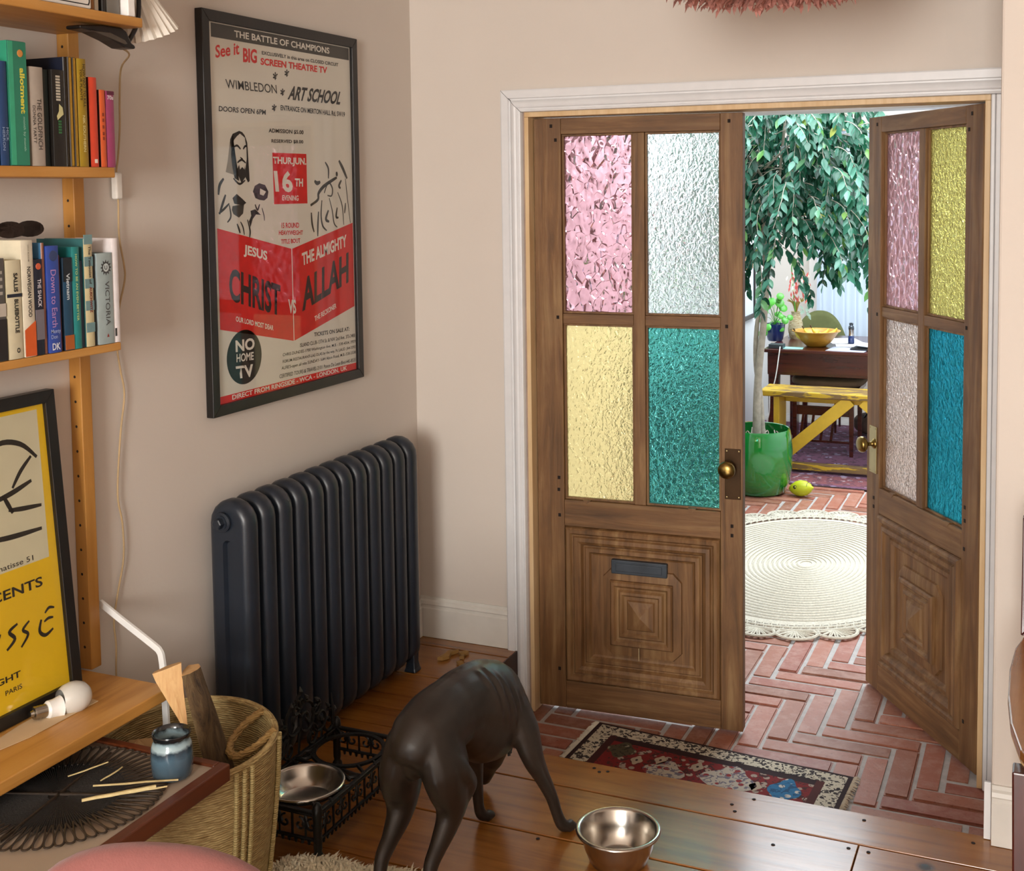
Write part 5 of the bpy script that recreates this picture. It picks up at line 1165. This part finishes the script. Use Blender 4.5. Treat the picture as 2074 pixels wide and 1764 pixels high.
# ------------------------------------------------------------------ lemon shaped dog toy
lm = thing('lemon_dog_toy', 'yellow-green lemon shaped dog toy with drawn eye beside the green pot', 'dog toy', (.70,3.10,GZ))
LMN = plain('lemon_yellow_rubber', '#b5bd1c', .45, var=.1, vscale=20)
mr = Matrix.Rotation(math.radians(80),3,'Y'); mr = Matrix.Rotation(-.25,3,'Z') @ mr
lc = Vector((.705,3.10,GZ+.046))
MB().lathe([(.0003,-.078),(.010,-.072),(.024,-.058),(.040,-.03),(.0455,0),(.040,.03),(.025,.055),(.010,.066),(.006,.073),(.0003,.076)], 24, lc, mr).build('body', LMN, lm, smooth=60)
ds = MB()
for u, r in ((-.03,.041),(-.018,.0445),(.02,.0445),(.032,.0395)):
    for v in (-.5,-.2,.1): ds.lathe([(.0003,.0016),(.0035,.001),(.004,0)], 6, lc + mr @ Vector((r*math.cos(v+PI*.95), r*math.sin(v+PI*.95), u)), mr)
ey = MB().lathe([(.0003,.003),(.008,.002),(.011,0)], 12, lc+Vector((-.028,-.036,.012)), Matrix.Rotation(PI/2,3,'X')).build('drawn_eye', M['ink'], lm)
MB().lathe([(.0003,.002),(.004,.0014),(.005,0)], 10, lc+Vector((-.026,-.0385,.014)), Matrix.Rotation(PI/2,3,'X')).build('eye_glint', LMN, ey)
for u in (.02,.034,.047): MB().tube([lc + mr @ Vector(((.0455-abs(u)*.32)*math.cos(t)*.99, (.0455-abs(u)*.32)*math.sin(t)*.99, u)) for t in [2.0+k*.25 for k in range(10)]], .0012, 5).build('drawn_stripe', M['ink_soft'], lm)
# ------------------------------------------------------------------ terracotta pots by the wall
TER = plain('terracotta', '#a5582c', .8, var=.1)
for lab, x, y, r in (('round terracotta pot between green pot and bench leg', .325,3.53,.085), ('terracotta saucer pot behind the green pot at the wall', .12,3.58,.10)):
    t = thing('terracotta_pot', lab, 'pot', (x,y,GZ+.0066), 'terracotta pots'); h = .30 if r < .09 else .24
    MB().lathe([(.0005,0),(r*.75,0),(r*.95,h*.4),(r,h*.8),(r*.9,h),(r*.8,h),(r*.85,h*.8),(.0005,h*.7)], 24, (x,y,GZ+.0068)).build('body', TER, t, smooth=50)
# ------------------------------------------------------------------ Persian carpet under the table
pc = thing('persian_carpet', 'worn purple-red Persian carpet under the dining table', 'carpet', (1.1,4.3,GZ))
PCM = rug_mat('faded_purple_carpet', '#6a4258', '#8d7f98', '#4a2c3c', 14)
MB().box(-.015,2.4,3.36,5.2,GZ-.006,GZ+.006).build('pile', PCM, pc, bevel=.002); MB().box(-.015,2.4,3.345,3.36,GZ-.006,GZ+.005).build('bound_edge', DKR, pc)
MB().box(.0,2.38,3.40,3.60,GZ+.006,GZ+.0065).build('border', rug_mat('faded_red_border','#7a4448','#a08a90','#5a3440',20), pc)
CZ = GZ+.0066
# ------------------------------------------------------------------ yellow bench
yb = thing('yellow_bench', 'rustic bench with flaking yellow paint in front of the dining table', 'bench', (.9,3.76,CZ))
def flaky():
    t = NT('flaking_yellow_paint'); vec = t.coord((1.2,9,9)); f = t.noise(vec, 3.2, 5, .6, .4)
    t.l(t.mix(t.ramp(f, [(.51,(0,0,0,1)),(.54,(1,1,1,1))]), H('#7a5f38'), H('#c9a428')), t.b.inputs['Base Color']); t.set(Roughness=.55); t.bump(f, .6, .004); return t.m
FLK = flaky(); YP = plain('yellow_bench_paint', '#cfa92e', .5, var=.08)
MB().box(.345,1.55,3.635,3.89,.258,.295).build('seat', FLK, yb, bevel=.008)
for x in (.425,1.42): MB().box(x,x+.035,3.66,3.865,CZ,.2575).build('leg_plank', YP, yb, bevel=.003)
MB().beam((.885,3.66,.2575),(.47,3.66,-.115),.03,.075,(0,0,1)).build('brace', YP, yb, bevel=.003)
MB().beam((.96,3.66,.2575),(1.40,3.66,-.115),.03,.075,(0,0,1)).build('brace', YP, yb, bevel=.003)
MB().box(.461,1.419,3.645,3.69,-.182,-.142).build('stretcher', FLK, yb, bevel=.003)
MB().box(.461,1.419,3.83,3.86,.20,.257).build('apron', YP, yb, bevel=.003)
# ------------------------------------------------------------------ dining table
dt = thing('dining_table', 'dark mahogany dining table loaded with fruit bowl and papers', 'table', (.95,4.4,CZ))
MHG = wood('deep_red_mahogany', '#2a0f0a', '#48190f', 'x', 1, .25, coat=.4, c3='#5a2416')
TT = .498
MB().box(.283,1.75,4.0,4.85,TT-.022,TT).build('top', MHG, dt, bevel=.004)
MB().box(.305,1.73,4.03,4.05,.332,TT-.0225).build('apron', MHG, dt, bevel=.002); MB().box(.305,1.73,4.80,4.82,.332,TT-.0225).build('apron', MHG, dt, bevel=.002)
MB().box(.305,.325,4.05,4.80,.332,TT-.0225).build('apron', MHG, dt, bevel=.002)
for x in (.3055,1.66):
    for y in (4.0505,4.73): MB().loft([[(x+a*r,y+c*r,z) for a,c in ((0,0),(1,0),(1,1),(0,1))] for z, r in ((CZ,.052),(.3315,.066))]).build('leg', MHG, dt, bevel=.003)
# ------------------------------------------------------------------ things on the table
fb_ = thing('fruit_bowl', 'ochre grained wooden bowl of bananas on the dining table', 'bowl', (.577,4.24,TT))
OCH = wood('ochre_turned_wood', '#8a5a14', '#c08a2c', 'x', 2.5, .4, c3='#a87420', stretch=8)
BC = (.577,4.24,TT+.0005)
MB().lathe([(.0005,0),(.058,0),(.066,.004),(.10,.035),(.125,.07),(.140,.092),(.152,.097),(.154,.101),(.146,.102),(.132,.096),(.118,.074),(.092,.040),(.0005,.018)], 44, BC).build('shell', OCH, fb_, smooth=50)
BAN = plain('ripe_banana_skin', '#c9ae3c', .5, var=.12)
for i, (lab, off, rz) in enumerate((('banana with dark stem at the left of the wooden bowl',(-.055,-.03,0),.5),('middle banana lying across the wooden bowl',(.0,.0,.012),.25),('banana along the back of the wooden bowl',(.045,.035,.014),.15))):
    t = thing('banana', lab, 'banana', (BC[0]+off[0],BC[1]+off[1],TT+.07), 'bananas in the bowl')
    cpt = []
    for k in range(13):
        a = math.radians(205+k*130/12); q = Vector((.088*math.cos(a), 0, .088*math.sin(a)+.075)); q.rotate(Matrix.Rotation(rz,3,'Z')); cpt.append(Vector((BC[0]+off[0],BC[1]+off[1],TT+.063+off[2]))+q)
    MB().tube(cpt, [.004,.009,.014,.0165,.0175,.018,.018,.018,.0175,.0165,.014,.009,.005], 8).build('skin', BAN, t, smooth=50)
    MB().tube([cpt[0], cpt[0]+(cpt[0]-cpt[1]).normalized()*.02], [.005,.006], 6).build('stem', plain('dark_banana_stem_%d'%i,'#4a3c1c',.7), t)
bp2 = thing('pilea_plant', 'round-leaved green pilea plant in a navy blue pot on the table', 'plant', (.267,4.43,TT))
NVY = plain('navy_glaze', '#142a5a', .2, var=.1, coat=.6)
MB().lathe([(.0005,0),(.045,0),(.052,.01),(.062,.06),(.067,.105),(.068,.115),(.062,.115),(.058,.10),(.0005,.095)], 28, (.267,4.43,TT+.0005)).build('pot', NVY, bp2, smooth=50)
PIL = plain('pilea_leaf_green', '#4a9a32', .35, var=.25, vscale=25)
rp_ = random.Random(3)
for k in range(26):
    a = rp_.uniform(0,2*PI); el = rp_.uniform(-.35,1.1); L = rp_.uniform(.08,.19); c = Vector((.267,4.43,TT+.11)); tip = c+Vector((math.cos(a)*math.cos(el)*L*.75, math.sin(a)*math.cos(el)*L*.6, max(-.07, math.sin(el)*L*1.25)))
    mid = (c+tip)/2+Vector((0,0,.03)); sp_ = MB().tube(bez([c,mid,tip],4), .0016, 5).build('leaf_stalk', PIL, bp2, smooth=True)
    nrm = (Vector((math.cos(a)*.5,-.75+math.sin(a)*.3,.55))).normalized(); q = nrm.to_track_quat('Z','Y').to_matrix(); r = rp_.uniform(.017,.032)
    MB().lathe([(.0004,.004),(r*.5,.003),(r*.9,.0),(r,-.002)], 14, tip, q).build('leaf', PIL, sp_, smooth=True)
vs = thing('flower_vase', 'woven pineapple-shaped vase with drooping red and cream flowers', 'vase', (.375,4.58,TT))
VSM = weave('gold_herringbone_weave', '#8a6a2c', '#d8cfae')
MB().lathe([(.0005,0),(.035,0),(.045,.02),(.052,.06),(.046,.11),(.034,.15),(.028,.17),(.033,.185),(.028,.185),(.024,.17),(.0005,.16)], 28, (.375,4.58,TT+.0005)).build('body', VSM, vs, smooth=50)
for i in range(11):
    a = PI+i*.45; MB().tube(bez([(.375,4.58,TT+.17),(.375+.02*math.cos(a),4.58,TT+.24),(.375+.06*math.cos(a),4.575,TT+.26+.01*(i%3))],4), [.006]*5+[.004]*3+[.001], 5).build('crown_leaf', plain('gold_leaf_%d'%i,'#8f7a34',.5), vs, smooth=True)
stm = MB().tube(bez([(.375,4.58,TT+.16),(.36,4.56,.85),(.36,4.52,1.0),(.40,4.5,.99)],6), .004, 6).build('flower_stem', PIL, vs, smooth=True)
RP, CP = plain('coral_red_petal','#c8534c',.6,var=.2), plain('cream_petal','#e6dcc6',.6)
for i in range(70):
    c = Vector((rp_.uniform(.335,.475), 4.5+rp_.uniform(-.04,.04), rp_.uniform(.77,.98))); c.x += (.98-c.z)*.14
    L = rp_.uniform(.03,.05); tip = c+Vector((rp_.uniform(-.012,.018), rp_.uniform(-.01,.0), -L)); wv = Vector((.007,0,0))
    MB().add([c, (c+tip)/2+wv+Vector((0,-.004,0)), tip, (c+tip)/2-wv+Vector((0,.003,0))], [(0,1,2,3)]).build('petal', CP if i % 3 == 0 else RP, vs, recalc=False)
for i in range(12):
    c = Vector((.45+rp_.uniform(-.03,.04),4.5,.76-i*.008)); tip = c+Vector((rp_.uniform(.0,.03),-.005,-.035)); wv = Vector((.008,0,.004))
    MB().add([c,(c+tip)/2+wv,tip,(c+tip)/2-wv], [(0,1,2,3)]).build('grey_leaf', plain('sage_leaf_%d'%i,'#9db5a4',.6), vs, recalc=False)
ph = thing('charger_box', 'small dark charger box with white cable at the table edge', 'charger', (.357,4.07,TT))
MB().box(.311,.403,4.03,4.11,TT+.0005,TT+.027).build('case', plain('dark_slate_plastic','#2c3438',.4), ph, bevel=.003)
MB().tube(bez([(.385,4.03,TT+.012),(.392,3.995,TT+.008),(.385,3.985,.44),(.376,3.975,.36),(.36,3.97,.28),(.335,3.97,.24),(.33,3.97,.1),(.315,3.97,.02),(.30,3.97,CZ+.004)],5), .0035, 6).build('white_cable', WH, ph, smooth=True)
PAP = plain('white_paper','#dfe3ea',.6,var=.02)
def sheet(lab, x, y, w_, d_, rz, z, col=None, h=.0012):
    o = MB().obox((0,0,h/2),(w_,d_,h),Matrix.Identity(3)).build('paper_sheet', col or PAP); o.location = (x,y,z); o.rotation_euler = (0,0,rz); tag(o, lab, 'paper', 'papers on the dining table'); return o
sheet('mint green paper beside the charger box', .455,4.09,.13,.10,.1,TT+.0005, plain('mint_paper','#8fc4bd',.6))
sheet('lavender grey sheet right of the wooden bowl', .80,4.12,.24,.20,-.1,TT+.0005, plain('lavender_paper','#a9aec4',.5))
sheet('white sheet behind the wooden bowl', .70,4.55,.21,.28,.4,TT+.0005)
sheet('white sheet in front of the pepper mill', .79,4.31,.20,.13,.2,TT+.0022)
sheet('pale folded paper behind the navy pot', .40,4.74,.20,.16,.1,TT+.0005, h=.02)
nb = thing('open_notebook', 'open white notebook at the right of the dining table', 'notebook', (.93,4.16,TT+.004))
MB().obox((.92,4.16,TT+.0085),(.20,.15,.008),Matrix.Rotation(-.1,3,'Z')).build('cover', M['ink'], nb, bevel=.001)
MB().loft([[(.835,4.09,TT+.034),(.835,4.235,TT+.034),(1.02,4.235,TT+.0135),(1.02,4.09,TT+.0135)],[(.835,4.09,TT+.040),(.835,4.235,TT+.040),(1.02,4.235,TT+.021),(1.02,4.09,TT+.021)]]).build('pages', PAP, nb)
pm_ = thing('pepper_mill', 'navy and chrome pepper mill standing on the table', 'pepper mill', (.77,4.42,TT))
MB().lathe([(.0004,0),(.021,0),(.0215,.004),(.0205,.045),(.018,.05)], 20, (.77,4.42,TT+.0038), None).build('base', NVY, pm_, smooth=40)
MB().lathe([(.018,.05),(.017,.058),(.0165,.085),(.018,.092)], 20, (.77,4.42,TT+.0038)).build('middle', M['steel'], pm_, smooth=40)
MB().lathe([(.018,.092),(.0185,.10),(.0165,.112),(.010,.118),(.014,.126),(.012,.134),(.0004,.136)], 20, (.77,4.42,TT+.0038)).build('top_knob', plain('dark_chrome','#50545a',.15,.9), pm_, smooth=40)
# ------------------------------------------------------------------ chairs
dc_ = thing('dining_chair', 'dark wooden chair with tan seat pad pushed under the table', 'chair', (.64,4.4,CZ))
TAN = plain('tan_seat_pad', '#6e5a42', .85, var=.1)
MB().box(.44,.85,4.15,4.55,.205,.238).build('seat_frame', MHG, dc_, bevel=.004); sup(.645,4.35,.270,.235,.215,.034,.6).build('seat_pad', TAN, dc_, smooth=60)
for x in (.455,.815):
    for y in (4.165,4.515): MB().loft([[(x+a*r,y+c*r,z) for a,c in ((-1,-1),(1,-1),(1,1),(-1,1))] for z, r in ((CZ,.012),(.2045,.016))]).build('leg', MHG, dc_, bevel=.002)
MB().box(.47,.80,4.158,4.172,.06,.12).build('front_rail', MHG, dc_, bevel=.002)
for x in (.51,.575,.64,.705): MB().beam((x,4.165,.06),(x-.02,4.165,-.10),.016,.012,(0,1,0)).build('spindle', MHG, dc_)
MB().box(.47,.80,4.16,4.17,-.115,-.10).build('stretcher', MHG, dc_)
oc = thing('olive_chair', 'olive green shell chair behind the dining table', 'chair', (.45,5.02,CZ))
OLV2 = plain('olive_felt', '#4f5228', .8)
def shellc(u, v):
    a = (u-.5)*2.2; z = .24+.40*v*(1-.55*abs(2*u-1)**2.2); return (.45+.21*math.sin(a), 5.06-.16*math.cos(a)*-1*.55-.05+.10*v-.09, z)
g_ = MB().grid(20, 10, shellc).build('back_shell', OLV2, oc, smooth=60); g_.modifiers.new('s','SOLIDIFY').thickness = .014
sup(.45,5.0,.235,.20,.19,.03,.7).build('seat', OLV2, oc, smooth=60)
for x, y in ((.31,4.9),(.59,4.9),(.32,5.14),(.58,5.14)): MB().lathe([(.008,0),(.011,.40)], 10, (x,y,CZ), None, True, True).build('leg', MHG, oc, smooth=True)
# ------------------------------------------------------------------ curtain, wall picture, wall hanging, bag
cu_ = thing('sheer_curtain', 'white sheer curtain in soft folds over the far window', 'curtain', (1.4,5.3,.41))
def curt():
    t = NT('white_sheer_fabric'); t.set(Roughness=.9); t.b.inputs['Base Color'].default_value = H('#b4bdc8')
    tl = t.n('BsdfTranslucent'); tl.inputs[0].default_value = H('#bcc6d2'); mx = t.n('MixShader'); mx.inputs[0].default_value = .55
    t.l(t.b.outputs[0], mx.inputs[1]); t.l(tl.outputs[0], mx.inputs[2]); t.l(mx.outputs[0], t.out.inputs[0]); return t.m
CUR = curt()
def fold(u, v):
    x = .385+2.1*u; return (x+.006*math.sin(u*160+v*2), 5.28+.032*math.sin(u*2.1*2*PI/.085)*(.75+.25*v)+.010*math.sin(u*31+v), .43+1.50*v)
MB().grid(300, 5, fold).build('fabric', CUR, cu_, smooth=60, recalc=False)
MB().tube([(.3,5.28,1.935),(2.6,5.28,1.935)], .009, 10).build('rail', M['pine'], cu_, smooth=True)
wp = thing('wall_picture', 'thin black framed picture on the far room left wall', 'picture', (-.02,4.77,.59))
a0, a1, z0_, z1_ = 4.56, 4.98, .595, 1.10
for q in (((a0,z0_),(a1,z0_),(a1-.03,z0_+.03),(a0+.03,z0_+.03)),((a0,z1_),(a0+.03,z1_-.03),(a1-.03,z1_-.03),(a1,z1_)),((a0,z0_),(a0+.03,z0_+.03),(a0+.03,z1_-.03),(a0,z1_)),((a1,z0_),(a1,z1_),(a1-.03,z1_-.03),(a1-.03,z0_+.03))):
    MB().prism(list(q), -.0195, .008, lambda u,v,e: (e,u,v)).build('frame_bar', M['black_frame'], wp)
MB().box(-.0195,-.004,a0+.03,a1-.03,z0_+.03,z1_-.03).build('print', PAP, wp)
MB().add([(-.0035,4.6,.95),(-.0035,4.94,.95),(-.0035,4.94,1.06),(-.0035,4.6,1.06)],[(0,1,2,3)]).build('tan_print_area', plain('tan_print','#b98a5c',.7), wp, recalc=False)
cb = thing('dark_cabinet', 'dark teal cabinet behind the closed door, dim through the teal glass', 'cabinet', (.115,2.68,GZ))
CBM = plain('dark_teal_paint', '#12302f', .5, var=.15)
MB().box(-.018,.245,2.42,2.93,GZ+.06,.54).build('body', CBM, cb, bevel=.004); MB().box(-.019,.255,2.41,2.94,.5405,.56).build('top', CBM, cb, bevel=.004)
for y in (2.425,2.68):
    dd = MB().box(.2455,.258,y,y+.245,GZ+.08,.53).build('door', CBM, cb, bevel=.004); MB().lathe([(.0003,.014),(.008,.012),(.006,0)], 10, (.2585,y+(.22 if y < 2.5 else .025),.2), Matrix.Rotation(PI/2,3,'Y')).build('knob', M['brass'], dd, smooth=True)
for x in (-.005,.215):
    for y in (2.44,2.89): MB().box(x,x+.02,y,y+.02,GZ,GZ+.0595).build('leg', CBM, cb)
fp = thing('red_flowering_plant', 'red flowering plant on the cabinet, blurred through the rose glass', 'plant', (.12,2.55,.5605))
MB().lathe([(.0005,0),(.05,0),(.065,.11),(.07,.12),(.062,.12),(.0005,.10)], 24, (.12,2.55,.5605)).build('pot', WH, fp, smooth=50)
for k in range(34):
    a = rp_.uniform(0,2*PI); z = rp_.uniform(.72,1.08); r = rp_.uniform(.04,.13); c = Vector((.13+r*math.cos(a)*.4,2.55+r*math.sin(a),z)); d = Vector((math.cos(a)*.3,math.sin(a),.4)).normalized(); s = d.cross(Vector((0,0,1))).normalized()*.035
    MB().add([c, c+d*.05+s, c+d*.12, c+d*.05-s], [(0,1,2,3)]).build('leaf', PIL, fp, recalc=False)
MB().tube([(.12,2.55,.66),(.12,2.55,1.3)], .008, 6).build('stem', PIL, fp)
RFL = plain('scarlet_petal', '#d02018', .6, var=.2)
for k in range(26):
    a = rp_.uniform(0,2*PI); z = rp_.uniform(1.12,1.42); r = rp_.uniform(.0,.10); c = Vector((.14+r*math.cos(a)*.6,2.55+r*math.sin(a),z)); q = Vector((rp_.uniform(-1,1),rp_.uniform(-1,0),rp_.uniform(-1,1))).normalized(); u = q.orthogonal().normalized()*.035; v = q.cross(u)
    MB().add([c-u, c-v*.8, c+u, c+v*.8], [(0,1,2,3)]).build('petal', RFL, fp, recalc=False)
gb = thing('canvas_bag', 'brown canvas bag lying on the carpet under the table', 'bag', (.86,4.95,CZ))
sup(.86,4.95,CZ+.075,.15,.10,.075,.75,rot=.2).build('body', plain('brown_canvas','#4a3830',.85,var=.2,vscale=12), gb, smooth=60)
MB().tube(bez([(.79,4.87,CZ+.12),(.83,4.85,CZ+.17),(.90,4.86,CZ+.165),(.93,4.88,CZ+.12)],5), .008, 6).build('strap', BLK, gb, smooth=True)
# ------------------------------------------------------------------ the dog
dg = thing('dog', 'dark grey short-haired slender dog seen from behind with lowered head', 'dog', (.80,-1.25,0))
def dog_mat():
    t = NT('sleek_dark_grey_coat'); vec = t.coord((1,1,1)); f = t.noise(vec, 9, 4)
    t.l(t.ramp(f, [(.3,H('#19140f')),(.7,H('#2b231d'))]), t.b.inputs['Base Color']); t.set(Roughness=.42)
    t.bump(t.noise(t.coord((1,1,1)), 260, 2), .08, .002); return t.m
DOG = dog_mat()
def esec(c, ax, rx, rz, up=(0,0,1), n=16, egg=0):
    c, ax, up = Vector(c), Vector(ax).normalized(), Vector(up); x = ax.cross(up).normalized(); z = x.cross(ax).normalized(); out = []
    for k in range(n):
        th = 2*PI*k/n; w_ = rx*(1-egg*math.sin(th)); out.append(c + x*w_*math.cos(th) + z*rz*math.sin(th))
    return out
def limb(b, pts, up=(0,1,0), n=12):
    """pts: (x,y,z,rx,rz)"""
    P = [Vector(p[:3]) for p in pts]; C = []
    R = [(p[3],p[4]) for p in pts]; cc = bez(P,5); rr = []
    for i in range(len(P)-1):
        for k in range(5): f = k/5; rr.append((R[i][0]+(R[i+1][0]-R[i][0])*f, R[i][1]+(R[i+1][1]-R[i][1])*f))
    rr.append(R[-1])
    secs = [esec(cc[i], cc[min(i+1,len(cc)-1)]-cc[max(i-1,0)], rr[i][0], rr[i][1], up, n) for i in range(len(cc))]
    b.loft(secs)
D = MB()
# trunk: rump -> loin -> ribcage -> shoulders -> neck -> head
trunk = [(.765,-1.432,.318,.028,.034),(.767,-1.418,.330,.054,.064),(.771,-1.38,.350,.072,.082),(.778,-1.33,.368,.074,.082),(.788,-1.275,.378,.068,.078),(.793,-1.235,.372,.070,.092),(.799,-1.185,.352,.078,.110),(.805,-1.135,.326,.081,.116),(.809,-1.092,.306,.076,.108),(.809,-1.05,.288,.060,.084),(.796,-1.01,.255,.045,.058),(.772,-.972,.215,.036,.046),(.745,-.945,.172,.033,.042),(.724,-.928,.135,.035,.040),(.706,-.912,.100,.033,.038),(.692,-.90,.066,.024,.026),(.682,-.893,.036,.018,.019),(.677,-.889,.018,.013,.013)]
limb(D, trunk, (0,0,1), 20)
# hind legs: thigh, knee, hock, pastern, paw
for s, pts in ((1, [(.800,-1.365,.365,.046,.068),(.824,-1.372,.30,.046,.070),(.832,-1.362,.235,.036,.056),(.830,-1.375,.190,.026,.036),(.826,-1.415,.150,.0185,.023),(.824,-1.445,.122,.0150,.020),(.829,-1.458,.085,.013,.0145),(.830,-1.448,.050,.0138,.0145),(.831,-1.430,.033,.018,.014),(.832,-1.405,.027,.0165,.010)]),
               (-1, [(.742,-1.375,.358,.046,.068),(.724,-1.38,.295,.045,.070),(.716,-1.372,.230,.036,.056),(.717,-1.387,.188,.027,.036),(.717,-1.427,.152,.0185,.023),(.716,-1.46,.125,.0155,.020),(.718,-1.475,.085,.013,.0145),(.717,-1.465,.050,.0138,.0145),(.717,-1.448,.033,.018,.014),(.717,-1.423,.027,.0165,.010)])):
    limb(D, pts, (0,1,0), 14)
# front legs: shoulder, elbow, forearm, wrist, paw
for pts in ([(.858,-1.095,.338,.026,.052),(.884,-1.092,.272,.031,.046),(.903,-1.092,.215,.025,.032),(.915,-1.072,.165,.0185,.0225),(.930,-1.048,.105,.0145,.0165),(.938,-1.032,.055,.0135,.0145),(.944,-1.022,.028,.0150,.0145),(.950,-1.010,.0155,.0185,.0125),(.955,-.990,.0115,.0165,.0095)],
            [(.772,-1.095,.330,.026,.052),(.757,-1.093,.262,.032,.050),(.752,-1.090,.205,.024,.032),(.747,-1.075,.155,.0175,.021),(.744,-1.064,.10,.014,.016),(.743,-1.056,.05,.0132,.014),(.745,-1.049,.026,.0148,.014),(.748,-1.037,.015,.018,.012),(.751,-1.018,.011,.016,.0092)]):
    limb(D, pts, (0,1,0), 14)
# toes
for px, py, dx, dy, pz in ((.832,-1.405,.1,1,.0255),(.717,-1.423,.0,1,.0255),(.955,-.990,.25,1,.0105),(.751,-1.018,.15,1,.0105)):
    d = Vector((dx,dy,0)).normalized(); sd = Vector((-d.y,d.x,0))
    for k in (-1.5,-.5,.5,1.5):
        c = Vector((px,py,pz))+sd*k*.0082-d*(.006 if abs(k) > 1 else 0); limb(D, [(*(c-d*.018),.006,.007),(*c,.0068,.0078),(*(c+d*.010+Vector((0,0,-.001))),.0062,.0068),(*(c+d*.016+Vector((0,0,-.004))),.003,.003)], (0,0,1), 8)
# ears folded back, tail tucked between the legs
for s in (-1,1): limb(D, [(.738+s*.026,-.948,.158,.010,.012),(.746+s*.036,-.968,.165,.013,.006),(.754+s*.040,-.988,.16,.010,.004),(.758+s*.040,-1.0,.152,.004,.003)], (0,0,1), 8)
limb(D, [(.767,-1.42,.345,.018,.02),(.768,-1.428,.312,.012,.013),(.769,-1.40,.285,.010,.011)], (0,1,0), 10)
# rib and spine relief
def trunk_at(y):
    for a, b2 in zip(trunk, trunk[1:]):
        if a[1] <= y <= b2[1]:
            f = (y-a[1])/(b2[1]-a[1]); return [a[i]+(b2[i]-a[i])*f for i in range(5)]
for k in range(6):
    y = -1.215+k*.026; pts = []
    for dy, th, r in ((0,68,.0030),(.004,45,.0052),(.010,20,.0056),(.018,-5,.0050),(.024,-25,.0030)):
        q = trunk_at(y+dy); pts.append((q[0]+q[3]*math.cos(math.radians(th)), y+dy, q[2]+q[4]*math.sin(math.radians(th)), r, r*1.1))
    limb(D, pts, (0,1,0), 8)
limb(D, [(.845,-1.385,.345,.010,.014),(.868,-1.365,.30,.012,.018),(.868,-1.335,.255,.011,.016),(.852,-1.345,.215,.008,.012)], (0,1,0), 8)   # stifle
limb(D, [(q[0],q[1],q[2]+q[4]-.002,.006,.0045) for q in trunk[3:8]], (0,0,1), 8)     # spine ridge
do = D.build('body', DOG, dg, smooth=80)
rm_ = do.modifiers.new('remesh','REMESH'); rm_.mode = 'VOXEL'; rm_.voxel_size = .0042; rm_.use_smooth_shade = True
sm_ = do.modifiers.new('smooth','SMOOTH'); sm_.factor = .5; sm_.iterations = 9
for s in (-1,1): MB().lathe([(.0003,.004),(.004,.003),(.005,0)], 10, (.716+s*.028,-.914,.118), Matrix.Rotation(s*1.2,3,'Y')).build('eye', plain('dog_eye_%d'%(s+1),'#120c08',.1), dg, smooth=True)
MB().lathe([(.0003,.004),(.007,.002),(.009,-.004)], 12, (.6755,-.888,.0135), Matrix.Rotation(PI,3,'X')).build('nose', plain('dog_nose','#0c0a0a',.4), dg, smooth=True)
